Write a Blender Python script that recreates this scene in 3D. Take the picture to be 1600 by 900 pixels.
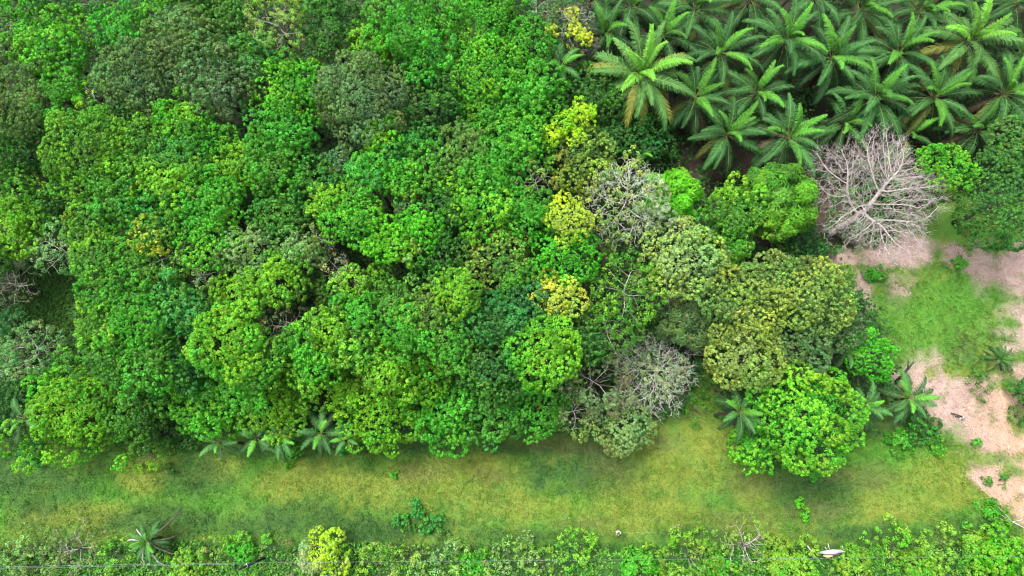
import bpy, math, random
import numpy as np
from mathutils import Vector

# ------------------------------------------------------------------ camera, sky, sun, exposure
SC = bpy.context.scene
for o in list(bpy.data.objects): bpy.data.objects.remove(o, do_unlink=True)
COL = SC.collection
H, TILT, FPX = 80.0, math.radians(13.0), 1067.0      # flying height, tilt off the vertical, focal length in px of the 1600 px photo
cam_d = bpy.data.cameras.new("camera"); cam_d.sensor_width = 36.0; cam_d.lens = 36.0*FPX/1600.0
cam_d.clip_start = 0.5; cam_d.clip_end = 5000
cam = bpy.data.objects.new("camera", cam_d); COL.objects.link(cam)
cam.location = (0, 0, H); cam.rotation_euler = (TILT, 0, 0); SC.camera = cam

SUN_EL, SUN_AZ = math.radians(64), math.radians(-48)
W = bpy.data.worlds.new("World"); SC.world = W; W.use_nodes = True
nt = W.node_tree; bg = nt.nodes["Background"]
sky = nt.nodes.new("ShaderNodeTexSky"); sky.sky_type = 'NISHITA'; sky.sun_disc = False
sky.sun_elevation = SUN_EL; sky.sun_rotation = SUN_AZ; sky.dust_density = 4.0; sky.air_density = 1.0
hs = nt.nodes.new("ShaderNodeHueSaturation"); hs.inputs["Saturation"].default_value = .45      # thin cloud greys the sky
nt.links.new(sky.outputs[0], hs.inputs["Color"]); nt.links.new(hs.outputs[0], bg.inputs[0]); bg.inputs[1].default_value = 0.125
sd = Vector((math.cos(SUN_EL)*math.sin(SUN_AZ), math.cos(SUN_EL)*math.cos(SUN_AZ), math.sin(SUN_EL)))
sun_d = bpy.data.lights.new("sun", 'SUN'); sun_d.energy = 1.6; sun_d.angle = math.radians(26); sun_d.color = (1.0, .97, .91)
sun = bpy.data.objects.new("sun", sun_d); COL.objects.link(sun); sun.rotation_euler = sd.to_track_quat('Z', 'Y').to_euler()
SC.view_settings.view_transform = 'Standard'; SC.view_settings.look = 'None'
SC.view_settings.exposure = 2.5; SC.view_settings.gamma = 1.0; SC.view_settings.use_curve_mapping = False
SC.cycles.pixel_filter_type = 'BLACKMAN_HARRIS'; SC.cycles.filter_width = 1.15
SC.cycles.max_bounces = 6; SC.cycles.diffuse_bounces = 4; SC.cycles.transmission_bounces = 4
SC.cycles.glossy_bounces = 2; SC.cycles.transparent_max_bounces = 4

# ------------------------------------------------------------------ helpers
CT, ST = math.cos(TILT), math.sin(TILT)
def at(px, py, z=0.0):
    """point of the place at height z that the photo shows at px, py"""
    x, y = (px-800)/FPX, (450-py)/FPX
    dx, dy, dz = x, y*CT+ST, y*ST-CT
    k = (z-H)/dz
    return Vector((dx*k, dy*k, z))
def metres(px, p):
    """size in metres of px photo pixels at point p"""
    return px*((H-p.z)*CT + p.y*ST)/FPX
def at_np(px, py, z=0.0):
    x, y = (px-800)/FPX, (450-py)/FPX
    k = (z-H)/(y*ST-CT)
    return x*k, (y*CT+ST)*k
def to_px(X, Y, Z=0.0):
    zc = (H-Z)*CT + Y*ST
    yc = Y*CT - (H-Z)*ST
    return 800+FPX*X/zc, 450-FPX*yc/zc

def vnoise(x, y, seed=0):
    xi, yi = np.floor(x).astype(np.int64), np.floor(y).astype(np.int64)
    fx, fy = x-xi, y-yi
    fx, fy = fx*fx*(3-2*fx), fy*fy*(3-2*fy)
    def h(a, b):
        n = (a*374761393 + b*668265263 + seed*1442695041) & 0x7fffffff
        n = ((n ^ (n >> 13))*1274126177) & 0x7fffffff
        return ((n ^ (n >> 16)) & 0xffff)/65535.0
    return (h(xi, yi)*(1-fx)+h(xi+1, yi)*fx)*(1-fy) + (h(xi, yi+1)*(1-fx)+h(xi+1, yi+1)*fx)*fy
def fbm(x, y, seed=0, oct=4):
    s, a, t = 0, 1, 0
    for i in range(oct):
        s = s+a*vnoise(x*2**i, y*2**i, seed+i*17); t += a; a *= .55
    return s/t
def norm(v): return v/np.maximum(np.linalg.norm(v, axis=-1, keepdims=True), 1e-9)

# materials -----------------------------------------------------------------
def new_mat(name):
    m = bpy.data.materials.new(name); m.use_nodes = True
    return m, m.node_tree, m.node_tree.nodes["Principled BSDF"]
def leaf_mat(name, source, trans=.42, spec=.10, rough=.6):
    m, t, b = new_mat(name)
    if source == 'attr':
        a = t.nodes.new("ShaderNodeAttribute"); a.attribute_name = "leaf_tint"; c = a.outputs["Color"]
    else:
        a = t.nodes.new("ShaderNodeObjectInfo")
        r = t.nodes.new("ShaderNodeNewGeometry")
        mr = t.nodes.new("ShaderNodeMapRange"); mr.inputs[3].default_value = .7; mr.inputs[4].default_value = 1.35
        t.links.new(r.outputs["Random Per Island"], mr.inputs[0])
        mx = t.nodes.new("ShaderNodeVectorMath"); mx.operation = 'SCALE'
        t.links.new(a.outputs["Color"], mx.inputs[0]); t.links.new(mr.outputs[0], mx.inputs["Scale"]); c = mx.outputs[0]
    t.links.new(c, b.inputs["Base Color"]); b.inputs["Roughness"].default_value = rough
    b.inputs["Specular IOR Level"].default_value = spec
    tr = t.nodes.new("ShaderNodeBsdfTranslucent"); t.links.new(c, tr.inputs["Color"])
    mix = t.nodes.new("ShaderNodeMixShader"); mix.inputs[0].default_value = trans
    t.links.new(b.outputs[0], mix.inputs[1]); t.links.new(tr.outputs[0], mix.inputs[2])
    t.links.new(mix.outputs[0], t.nodes["Material Output"].inputs[0])
    return m
def rough_mat(name, c1, c2, scale, rough=.85, stretch=(1, 1, 1), bump=.3):
    m, t, b = new_mat(name)
    tc = t.nodes.new("ShaderNodeTexCoord"); mp = t.nodes.new("ShaderNodeMapping"); mp.inputs["Scale"].default_value = stretch
    n = t.nodes.new("ShaderNodeTexNoise"); n.inputs["Scale"].default_value = scale; n.inputs["Detail"].default_value = 6
    r = t.nodes.new("ShaderNodeValToRGB"); r.color_ramp.elements[0].position = .35; r.color_ramp.elements[1].position = .68
    r.color_ramp.elements[0].color = (*c1, 1); r.color_ramp.elements[1].color = (*c2, 1)
    bp = t.nodes.new("ShaderNodeBump"); bp.inputs["Strength"].default_value = bump
    t.links.new(tc.outputs["Object"], mp.inputs[0]); t.links.new(mp.outputs[0], n.inputs["Vector"])
    t.links.new(n.outputs["Fac"], r.inputs[0]); t.links.new(r.outputs[0], b.inputs["Base Color"])
    t.links.new(n.outputs["Fac"], bp.inputs["Height"]); t.links.new(bp.outputs[0], b.inputs["Normal"])
    b.inputs["Roughness"].default_value = rough; b.inputs["Specular IOR Level"].default_value = .2
    return m
M_LEAF = leaf_mat("leaf", 'attr'); M_FROND = leaf_mat("frond_leaf", 'object', trans=.12, spec=.06, rough=.6)
M_GRASS = leaf_mat("grass_blade", 'attr', trans=.3, spec=.1, rough=.8)
M_LITTER = leaf_mat("dry_leaf", 'attr', trans=.05, spec=.1, rough=.9)
M_BARK = rough_mat("bark", (.022, .018, .014), (.065, .054, .042), 6, stretch=(1, 1, .3))
M_PALE = rough_mat("bleached_bark", (.15, .127, .12), (.315, .272, .256), 3)
M_SILVER = rough_mat("silvery_bark", (.22, .215, .19), (.39, .385, .345), 3)
M_GREYTWIG = rough_mat("grey_bark", (.13, .125, .105), (.26, .25, .215), 3)
M_RACHIS = rough_mat("frond_rib", (.05, .075, .018), (.11, .13, .035), 2)
M_PALMTRUNK = rough_mat("palm_bark", (.016, .011, .008), (.055, .038, .026), 8)
M_CHAR = rough_mat("weathered_dark_wood", (.010, .009, .008), (.045, .038, .033), 9)

# mesh builders ---------------------------------------------------------------
def quads_object(name, V, C, mat, parent=None):
    """V (n,4,3) leaf quads and C (n,3) leaf colours -> one mesh object"""
    n = len(V)
    me = bpy.data.meshes.new(name)
    me.vertices.add(4*n); me.vertices.foreach_set("co", np.ascontiguousarray(V, dtype=np.float32).ravel())
    me.loops.add(4*n); me.loops.foreach_set("vertex_index", np.arange(4*n, dtype=np.int32))
    me.polygons.add(n); me.polygons.foreach_set("loop_start", np.arange(0, 4*n, 4, dtype=np.int32))
    me.polygons.foreach_set("loop_total", np.full(n, 4, dtype=np.int32))
    a = me.attributes.new("leaf_tint", 'FLOAT_VECTOR', 'FACE'); a.data.foreach_set("vector", np.ascontiguousarray(C, dtype=np.float32).ravel())
    me.update(calc_edges=True); me.materials.append(mat)
    return link(name, me, parent)
def link(name, me, parent=None):
    o = bpy.data.objects.new(name, me); COL.objects.link(o)
    if parent is not None: o.parent = parent
    return o
def mesh_object(name, verts, faces, mat, parent=None, smooth=True):
    me = bpy.data.meshes.new(name); me.from_pydata([tuple(map(float, v)) for v in verts], [], faces); me.update()
    if smooth: me.polygons.foreach_set("use_smooth", [True]*len(me.polygons))
    me.materials.append(mat)
    return link(name, me, parent)
def tag(o, label=None, cat=None, group=None, kind=None):
    if label: o["label"] = label
    if cat: o["category"] = cat
    if group: o["group"] = group
    if kind: o["kind"] = kind
    return o
def thing(name, loc, label, cat, group=None):
    o = bpy.data.objects.new(name, None); COL.objects.link(o); o.location = loc; o.empty_display_size = .5
    return tag(o, label, cat, group)
def tube(pts, rads, sides=6, cap=True, V=None, F=None):
    """swept tube along pts, appended to V, F"""
    V = [] if V is None else V; F = [] if F is None else F
    pts = [np.array(p, float) for p in pts]; base = len(V); n = len(pts); side = None
    for i, p in enumerate(pts):
        d = pts[min(i+1, n-1)]-pts[max(i-1, 0)]; d = d/max(np.linalg.norm(d), 1e-9)
        if side is None:
            side = np.cross(d, [0, 0, 1.0]) if abs(d[2]) < .95 else np.cross(d, [1.0, 0, 0])
        side = side-d*np.dot(side, d); side = side/max(np.linalg.norm(side), 1e-9); up = np.cross(side, d)
        for k in range(sides):
            a = 2*math.pi*k/sides
            V.append(p+rads[i]*(math.cos(a)*side+math.sin(a)*up))
    for i in range(n-1):
        for k in range(sides):
            a, b = base+i*sides+k, base+i*sides+(k+1) % sides
            F.append((a, b, b+sides, a+sides))
    if cap:
        F.append(tuple(base+k for k in range(sides))[::-1]); F.append(tuple(base+(n-1)*sides+k for k in range(sides)))
    return V, F

# leaves -----------------------------------------------------------------------
def rosettes(rng, P, N, k, L, Wd, el=(-.25, .6), spread=.12):
    """k leaves around every tuft centre P with outward normal N"""
    n = len(P)
    ref = np.where(np.abs(N[:, 2:3]) < .9, np.array([[0, 0, 1.0]]), np.array([[1.0, 0, 0]]))
    t1 = norm(np.cross(N, ref)); t2 = np.cross(N, t1)
    ph = (np.arange(k)*2.39996)[None, :]+rng.uniform(0, 6.28, (n, 1))+rng.normal(0, .25, (n, k))
    e = rng.uniform(el[0], el[1], (n, k))
    D = (np.cos(ph)*np.cos(e))[..., None]*t1[:, None]+(np.sin(ph)*np.cos(e))[..., None]*t2[:, None]+np.sin(e)[..., None]*N[:, None]
    Nn = norm(N[:, None]*np.cos(e)[..., None]-np.sin(e)[..., None]*(np.cos(ph)[..., None]*t1[:, None]+np.sin(ph)[..., None]*t2[:, None])+rng.normal(0, .3, (n, k, 3)))
    S = norm(np.cross(D, Nn))
    ll = (L*rng.uniform(.65, 1.25, (n, k)))[..., None]; w = Wd*ll/L*.5
    B = P[:, None]+rng.normal(0, spread, (n, k, 3))*L+D*ll*.08
    V = np.stack([B, B+D*ll*.5+S*w, B+D*ll-Nn*ll*.12, B+D*ll*.5-S*w], axis=2)
    return V.reshape(-1, 4, 3)
def puffs(rng, P, N, k, L, Wd, rad, flat=.8):
    """leaf puffs: k leaves lying like shingles over a small dome of radius rad round every P; also returns how near the shoot tip each leaf sits"""
    n = len(P)
    ref = np.where(np.abs(N[:, 2:3]) < .9, np.array([[0, 0, 1.0]]), np.array([[1.0, 0, 0]]))
    t1 = norm(np.cross(N, ref)); t2 = np.cross(N, t1)
    u = (np.arange(k)+.5)/k
    th = (np.arccos(1-1.15*u))[None, :]+rng.normal(0, .12, (n, k))
    ph = (np.arange(k)*2.39996)[None, :]+rng.uniform(0, 6.28, (n, 1))+rng.normal(0, .3, (n, k))
    R_ = (rad*rng.uniform(.78, 1.22, (n, 1)))
    rd = np.cos(ph)[..., None]*t1[:, None]+np.sin(ph)[..., None]*t2[:, None]
    O = np.cos(th)[..., None]*N[:, None]+np.sin(th)[..., None]*rd
    D = -np.sin(th)[..., None]*N[:, None]+np.cos(th)[..., None]*rd          # downhill over the dome
    lift = rng.uniform(-.1, .55, (n, k))[..., None]
    Dl = norm(D*np.cos(lift)+O*np.sin(lift)+rng.normal(0, .22, (n, k, 3)))
    Nn = norm(O-Dl*(O*Dl).sum(-1, keepdims=True)+rng.normal(0, .22, (n, k, 3)))
    S = norm(np.cross(Dl, Nn))
    ll = (L*rng.uniform(.7, 1.25, (n, k)))[..., None]; w = Wd*ll/L*.5
    B = P[:, None]+O*R_[..., None]*np.array(1.0)-Dl*ll*.45
    V = np.stack([B, B+Dl*ll*.5+S*w, B+Dl*ll-Nn*ll*.15, B+Dl*ll*.5-S*w], axis=2)
    return V.reshape(-1, 4, 3), np.clip(np.cos(th), 0, 1).reshape(-1)
KINDS = {   # number of boughs, bough size, puff spacing, leaves per puff, leaf length, leaf width, puff radius, thinning, bough unevenness
    'T': dict(nl=25, lr=(.16, .36), s=.47, k=14, L=.225, W=.135, rad=.18, thin=.03, rough=.20),
    'F': dict(nl=26, lr=(.18, .32), s=.38, k=13, L=.18, W=.11, rad=.145, thin=0, rough=.08),
    'L': dict(nl=16, lr=(.24, .38), s=.43, k=14, L=.205, W=.125, rad=.17, thin=0, rough=.12),
    'O': dict(nl=24, lr=(.15, .28), s=.47, k=11, L=.22, W=.125, rad=.20, thin=.2, rough=.24),
    'P': dict(nl=20, lr=(.22, .36), s=.42, k=13, L=.46, W=.12, rad=.2, thin=0, rough=.13),
    'B': dict(nl=12, lr=(.22, .42), s=.44, k=12, L=.24, W=.14, rad=.19, thin=.08, rough=.24),
    'S': dict(nl=30, lr=(.09, .17), s=.36, k=8, L=.19, W=.10, rad=.15, thin=.25, rough=.22),
}
def crown_leaves(rng, R, hz, kind, c1, c2, mixp=.35, bias=None, low=-.45, ell=1.0, rot=0.0):
    """foliage of one crown, centred on the origin: boughs on a dome, leaf tufts on every bough"""
    K = dict(KINDS[kind]); f_ = rng.uniform(.84, 1.26) if kind in 'TO' else 1.0      # leaf size differs from tree to tree
    for q_ in ('s', 'L', 'W', 'rad'): K[q_] *= f_
    K['rough'] *= rng.uniform(.7, 1.4)
    nl = max(5, int(K['nl']*min(2.8, max(.6, (R/3.2)**1.5))))
    i = np.arange(nl)+.5
    zz = 1-(1-low)*(i/nl)**.9
    ph = i*2.39996+rng.uniform(0, 6.28)+rng.normal(0, .25, nl)
    rr = np.sqrt(np.clip(1-zz**2, 0, 1))
    D = np.stack([rr*np.cos(ph), rr*np.sin(ph), zz], 1)
    lr = R*rng.uniform(*K['lr'], nl)*min(1.0, (3.4/R)**.5)
    dist = (R-lr)*(1+rng.normal(0, K['rough'], nl))
    Cn = D*dist[:, None]; 
    Cn[:, 2] *= hz/R
    tl = np.clip(rng.beta(1.1, 1.1, nl)*.9+(mixp-.5)*1.2, 0, 1)
    if bias is not None: tl = np.clip(tl+(D[:, 0]*bias[0]+D[:, 1]*bias[1])*.9, 0, 1)
    Ps, Ns, Ts, Bs = [], [], [], []
    bough = np.clip(1+rng.normal(0, .13, (nl, 1))+rng.normal(0, .10, (nl, 3))*np.array([1.2, .35, 1.0]), .6, 1.5)      # boughs differ a little in colour
    bump = rng.uniform(-1, 1, (3, 3))
    for j in range(nl):
        m = int(4*math.pi*lr[j]**2/K['s']**2*.95)
        d = norm(rng.normal(0, 1, (m, 3))); d[:, 2] *= .88
        q = Cn[j]+d*lr[j]*(1+.12*np.sin(d@bump.T*5).sum(1, keepdims=True)/3)*rng.uniform(.9, 1.08, (m, 1))
        keep = (d@D[j] > -.35) & (d[:, 2] > -.6) & (rng.random(m) > K['thin'])
        dd = np.linalg.norm(q[:, None]-Cn[None], axis=2); dd[:, j] = 9e9
        keep &= (dd > .86*lr[None]).all(1)
        q, d = q[keep], d[keep]
        Ps.append(q); Ns.append(norm(d*.8+D[j]*.2+np.array([0, 0, .45])+rng.normal(0, .18, d.shape))); Ts.append(np.full(len(q), tl[j])); Bs.append(np.repeat(bough[j][None], len(q), 0))
    P, N, T = np.concatenate(Ps), np.concatenate(Ns), np.concatenate(Ts)
    k = K['k']
    if kind == 'P': V = rosettes(rng, P, N, k, K['L'], K['W'], el=(-.9, .1)); tip = np.full(len(V), .4)
    else: V, tip = puffs(rng, P, N, k, K['L'], K['W'], K['rad'])
    t = np.clip(np.repeat(T+rng.normal(0, .2, len(T)), k)+rng.normal(0, .1, len(V))+(tip-.5)*.35, 0, 1)[:, None]      # the youngest leaves, at the shoot tips, are the yellower ones
    C = (np.array(c1)*(1-t)+np.array(c2)*t)*np.repeat(rng.uniform(.8, 1.22, len(T)), k)[:, None]*rng.uniform(.82, 1.2, (len(V), 1))
    C = C*np.repeat(np.concatenate(Bs), k, 0)
    old = rng.random(len(C)) < .012; C[old] = np.array([.17, .13, .05])*rng.uniform(.6, 1.3, (old.sum(), 1))      # a few withered leaves
    # the inner leaves that close the crown
    if kind not in 'SO':
        m = int(2.4*math.pi*(R*.7)**2/.5**2)
        d = norm(rng.normal(0, 1, (m, 3))); d[:, 2] = np.where(d[:, 2] < -.5, -d[:, 2], d[:, 2])
        q = d*R*rng.uniform(.5, .68, (m, 1)); q[:, 2] *= hz/R
        V2 = rosettes(rng, q, norm(d+np.array([0, 0, .3])), 5, K['L']*1.5, K['W']*1.5)
        C2 = np.array(c1)[None]*rng.uniform(.8, 1.15, (len(V2), 1))
        V, C = np.concatenate([V, V2]), np.concatenate([C, C2])
    V = V.copy(); V[..., 1] *= ell
    if rot:
        c, s = math.cos(rot), math.sin(rot)
        V = np.stack([V[..., 0]*c-V[..., 1]*s, V[..., 0]*s+V[..., 1]*c, V[..., 2]], -1)
    return V, C

# branch skeletons grown towards points of space ---------------------------------
def grow(rng, targets, trunk, step=.35, infl=3.0, kill=.6, iters=90, wob=.12):
    nodes = [np.array(p, float) for p in trunk]; par = [max(i-1, -1) for i in range(len(nodes))]
    par = [-1]+list(range(len(nodes)-1))
    T = np.array(targets, float)
    for it in range(iters):
        if not len(T): break
        Nn = np.array(nodes)
        d2 = ((T[:, None]-Nn[None])**2).sum(2)
        near = d2.argmin(1); dm = np.sqrt(d2[np.arange(len(T)), near])
        ok = dm < (infl if it > 12 else 99)
        if not ok.any(): break
        acc = {}
        for ti in np.nonzero(ok)[0]:
            v = T[ti]-Nn[near[ti]]; acc.setdefault(near[ti], []).append(v/max(np.linalg.norm(v), 1e-6))
        added = 0
        for ni, vs in acc.items():
            v = np.sum(vs, 0)+rng.normal(0, wob, 3)*len(vs)**.5
            l = np.linalg.norm(v)
            if l < 1e-4: continue
            q = Nn[ni]+v/l*step
            if np.min(((Nn-q)**2).sum(1)) < (step*.35)**2: continue
            nodes.append(q); par.append(int(ni)); added += 1
        if not added: break
        Nn = np.array(nodes)
        T = T[(((T[:, None]-Nn[None])**2).sum(2)).min(1) > kill**2]
    return np.array(nodes), par
def add_twigs(rng, nodes, par, count, centre, lo=.45, length=(.35, .9), segs=3, spread=.75):
    """side twigs that leave the limbs outwards, with a kink at every joint"""
    nodes = list(nodes); par = list(par); n0 = len(nodes)
    d = np.linalg.norm(np.array(nodes)-centre, axis=1); ok = np.nonzero(d > lo*d.max())[0]
    for i in rng.choice(ok, count):
        p = int(i); q = nodes[p]; base = q-nodes[max(par[p], 0)]
        v = norm(norm(base+1e-6)*.6+norm(q-centre)*.6+rng.normal(0, spread, 3)); L = rng.uniform(*length)
        for k in range(segs):
            q = q+v*L/segs; nodes.append(q); par.append(p); p = len(nodes)-1
            v = norm(v+rng.normal(0, .3, 3)+np.array([0, 0, .08]))
    return np.array(nodes), par
def skeleton_mesh(name, nodes, par, r_tip, r_max, mat, parent, power=2.3, sides=5):
    n = len(nodes); kids = [[] for _ in range(n)]
    for i, p in enumerate(par):
        if p >= 0: kids[p].append(i)
    r = np.zeros(n)
    for i in range(n-1, -1, -1):
        r[i] = r_tip if not kids[i] else sum(r[c]**power for c in kids[i])**(1/power)
    r = np.minimum(r, r_max) if r.max() < r_max else r_tip+(r-r_tip)*(r_max-r_tip)/(r.max()-r_tip)
    V, F = [], []
    stack = [(0, None)]
    while stack:
        i, frm = stack.pop()
        chain = ([frm] if frm is not None else [])+[i]
        while kids[i]:
            ks = sorted(kids[i], key=lambda c: -r[c])
            for c in ks[1:]: stack.append((c, i))
            i = ks[0]; chain.append(i)
        rr = [min(r[c], r[chain[1]] if len(chain) > 1 else r[c]) for c in chain]
        if len(chain) > 1:
            rr[-1] *= .5; tube([nodes[c] for c in chain], rr, 4 if rr[0] < .03 else sides+2, False, V, F)
    return mesh_object(name, V, F, mat, parent)

# palms ---------------------------------------------------------------------------
def frond_mesh(name, rng, L, e0, curl, nleaf, ll, lw, start=.2, plume=.35, droop=.35, fwd=(1.25, .5), rr=.045, bow=1.35):
    n = 16; s = np.linspace(0, 1, n)
    ang = e0-curl*s**bow
    pts = np.zeros((n, 3))
    for i in range(1, n):
        pts[i] = pts[i-1]+L/(n-1)*np.array([math.cos(ang[i]), 0, math.sin(ang[i])])
    pts[:, 1] += .12*L*(rng.random()-.5)*s**2
    V, F = [], []
    tube(pts, [rr*(1-.8*t) for t in s], 5, True, V, F); nr = len(F)
    for sd_ in (-1, 1):
        for j in range(nleaf):
            u = start+(1-start)*(j+rng.uniform(-.3, .3))/(nleaf-1); u = min(max(u, 0.02), .995)
            x = u*(n-1); i = min(int(x), n-2); f = x-i
            p = pts[i]*(1-f)+pts[i+1]*f; t = norm(pts[i+1]-pts[i])
            side = np.array([0, sd_, 0.0]); up = norm(np.cross(t, np.array([0, 1, 0.0]))); up = up if up[2] > 0 else -up
            v = (u-start)/(1-start)
            a = fwd[0]*(1-v)+fwd[1]*v+rng.normal(0, .07)
            lift = rng.choice([-.6, .25, 1.0])*plume+rng.normal(0, .08)
            d = norm(t*math.cos(a)+side*math.sin(a)*math.cos(lift)+up*math.sin(a)*math.sin(lift))
            l = ll*(.45+.55*math.sin(math.pi*min(1, .18+.80*v)))*rng.uniform(.85, 1.1)
            dr = np.array([0, 0, -1.0])
            m = p+d*l*.5; e = m+norm(d+dr*droop*rng.uniform(.7, 1.6))*l*.5
            w = norm(np.cross(d, up))*lw*.5+up*lw*.15*rng.uniform(-1, 1)
            b = len(V); V += [p-w*.7, p+w*.7, m+w, m-w, e+w*.25, e-w*.25]
            F += [(b, b+1, b+2, b+3), (b+3, b+2, b+4, b+5)]
    me = bpy.data.meshes.new(name); me.from_pydata([tuple(v) for v in V], [], F); me.update()
    me.materials.append(M_FROND); me.materials.append(M_RACHIS)
    me.polygons.foreach_set("material_index", [1]*nr+[0]*(len(F)-nr))
    return me

# ------------------------------------------------------------------ the ground: one sheet, coloured by what grows or lies on it, with some shade painted in
def in_poly(px, py, poly):
    ins = np.zeros(px.shape, bool); n = len(poly)
    for i in range(n):
        x1, y1 = poly[i]; x2, y2 = poly[(i+1) % n]
        c = ((y1 > py) != (y2 > py)) & (px < (x2-x1)*(py-y1)/((y2-y1) if y2 != y1 else 1e-9)+x1)
        ins ^= c
    return ins
def world_poly(pts, z=0.0): return [tuple(at(x, y, z)[:2]) for x, y in pts]
FOREST = world_poly([(-600, -260), (905, -260), (990, 120), (1060, 250), (1080, 400), (1100, 560), (1070, 640), (960, 672), (700, 682), (500, 682), (360, 676), (240, 690), (150, 690), (60, 680), (-600, 680)])
GROVE = world_poly([(905, -260), (2300, -260), (2300, 330), (1490, 300), (1380, 380), (1300, 400), (1250, 440), (1110, 520), (1085, 400), (1050, 250), (990, 120)])
RGROUP = world_poly([(1110, 520), (1250, 420), (1320, 440), (1380, 520), (1390, 600), (1345, 690), (1280, 720), (1170, 715), (1130, 640)])
def blob(X, Y, px, py, rx, ry, soft=.5, wob=.35, seed=0):
    """soft-edged patch on the ground, rx by ry photo pixels wide"""
    c = at(px, py); sx, sy = metres(rx, c), metres(ry, c)
    d = np.sqrt(((X-c.x)/sx)**2+((Y-c.y)/sy)**2)+wob*(fbm(X*.5, Y*.5, 31+seed, 3)-.5)*2
    return np.clip((1+soft*.5-d)/soft, 0, 1)
YEL = [(735, 745, 90, 34), (520, 748, 70, 28), (1050, 735, 85, 36), (985, 800, 130, 24), (1400, 790, 85, 22), (620, 762, 60, 30), (1190, 760, 60, 30),
       (960, 760, 60, 25), (1110, 690, 45, 30), (230, 745, 35, 28), (340, 735, 35, 22), (1480, 740, 60, 30), (800, 790, 60, 22), (1460, 590, 45, 22), (440, 760, 50, 30), (1500, 775, 50, 20), (120, 800, 80, 18)]
BRI = [(130, 775, 80, 22), (330, 775, 90, 25), (900, 790, 90, 18), (1440, 500, 70, 40), (1350, 710, 70, 26), (1430, 720, 60, 26), (420, 735, 40, 25), (1500, 470, 60, 40), (1470, 780, 70, 22)]
DARK = [(300, 745, 52, 30), (845, 738, 34, 24), (935, 730, 60, 36), (60, 770, 70, 40), (1240, 745, 60, 26), (250, 812, 90, 20), (600, 826, 110, 16), (20, 730, 60, 30), (1520, 830, 70, 16), (1080, 835, 60, 10),  # darker turf, plus shadow painted above the shrubs and along the trees
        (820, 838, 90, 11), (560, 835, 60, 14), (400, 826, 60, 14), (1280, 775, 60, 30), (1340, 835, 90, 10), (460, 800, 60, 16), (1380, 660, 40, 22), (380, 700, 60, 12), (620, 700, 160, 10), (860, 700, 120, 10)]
BRO = [(655, 738, 40, 16), (955, 728, 38, 18), (770, 742, 30, 14), (910, 817, 40, 9), (1170, 755, 35, 18), (1360, 745, 45, 20), (860, 692, 60, 8), (1040, 690, 26, 16), (1150, 810, 60, 14), (900, 700, 60, 10), (1305, 735, 30, 14), (1440, 550, 20, 8), (1270, 800, 60, 14)]
DIRT = [(1530, 640, 85, 62), (1600, 690, 75, 90), (1445, 590, 42, 34), (1620, 520, 50, 36), (1580, 425, 60, 36), (1398, 390, 56, 21), (1508, 404, 30, 20), (1330, 405, 30, 16), (1411, 460, 22, 26), (1347, 452, 14, 32), (1580, 770, 55, 60),
        (1540, 745, 26, 14), (1540, 410, 40, 26), (1700, 620, 110, 130), (1395, 590, 12, 14), (1250, 430, 40, 20)]
GROVE_SOIL = [(1075, 262, 36, 34), (1160, 250, 60, 30), (1300, 330, 60, 30)]
RIDGE = [(1535, 716, 62, 11), (1500, 700, 30, 10), (1585, 735, 20, 10), (1520, 575, 26, 14), (1455, 583, 12, 10), (1590, 660, 16, 26), (1572, 745, 10, 8)]
G_MID, G_YEL, G_BRI, G_DRK, G_BRO = (.041, .095, .014), (.088, .112, .017), (.038, .108, .012), (.020, .050, .012), (.062, .064, .022)
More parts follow.
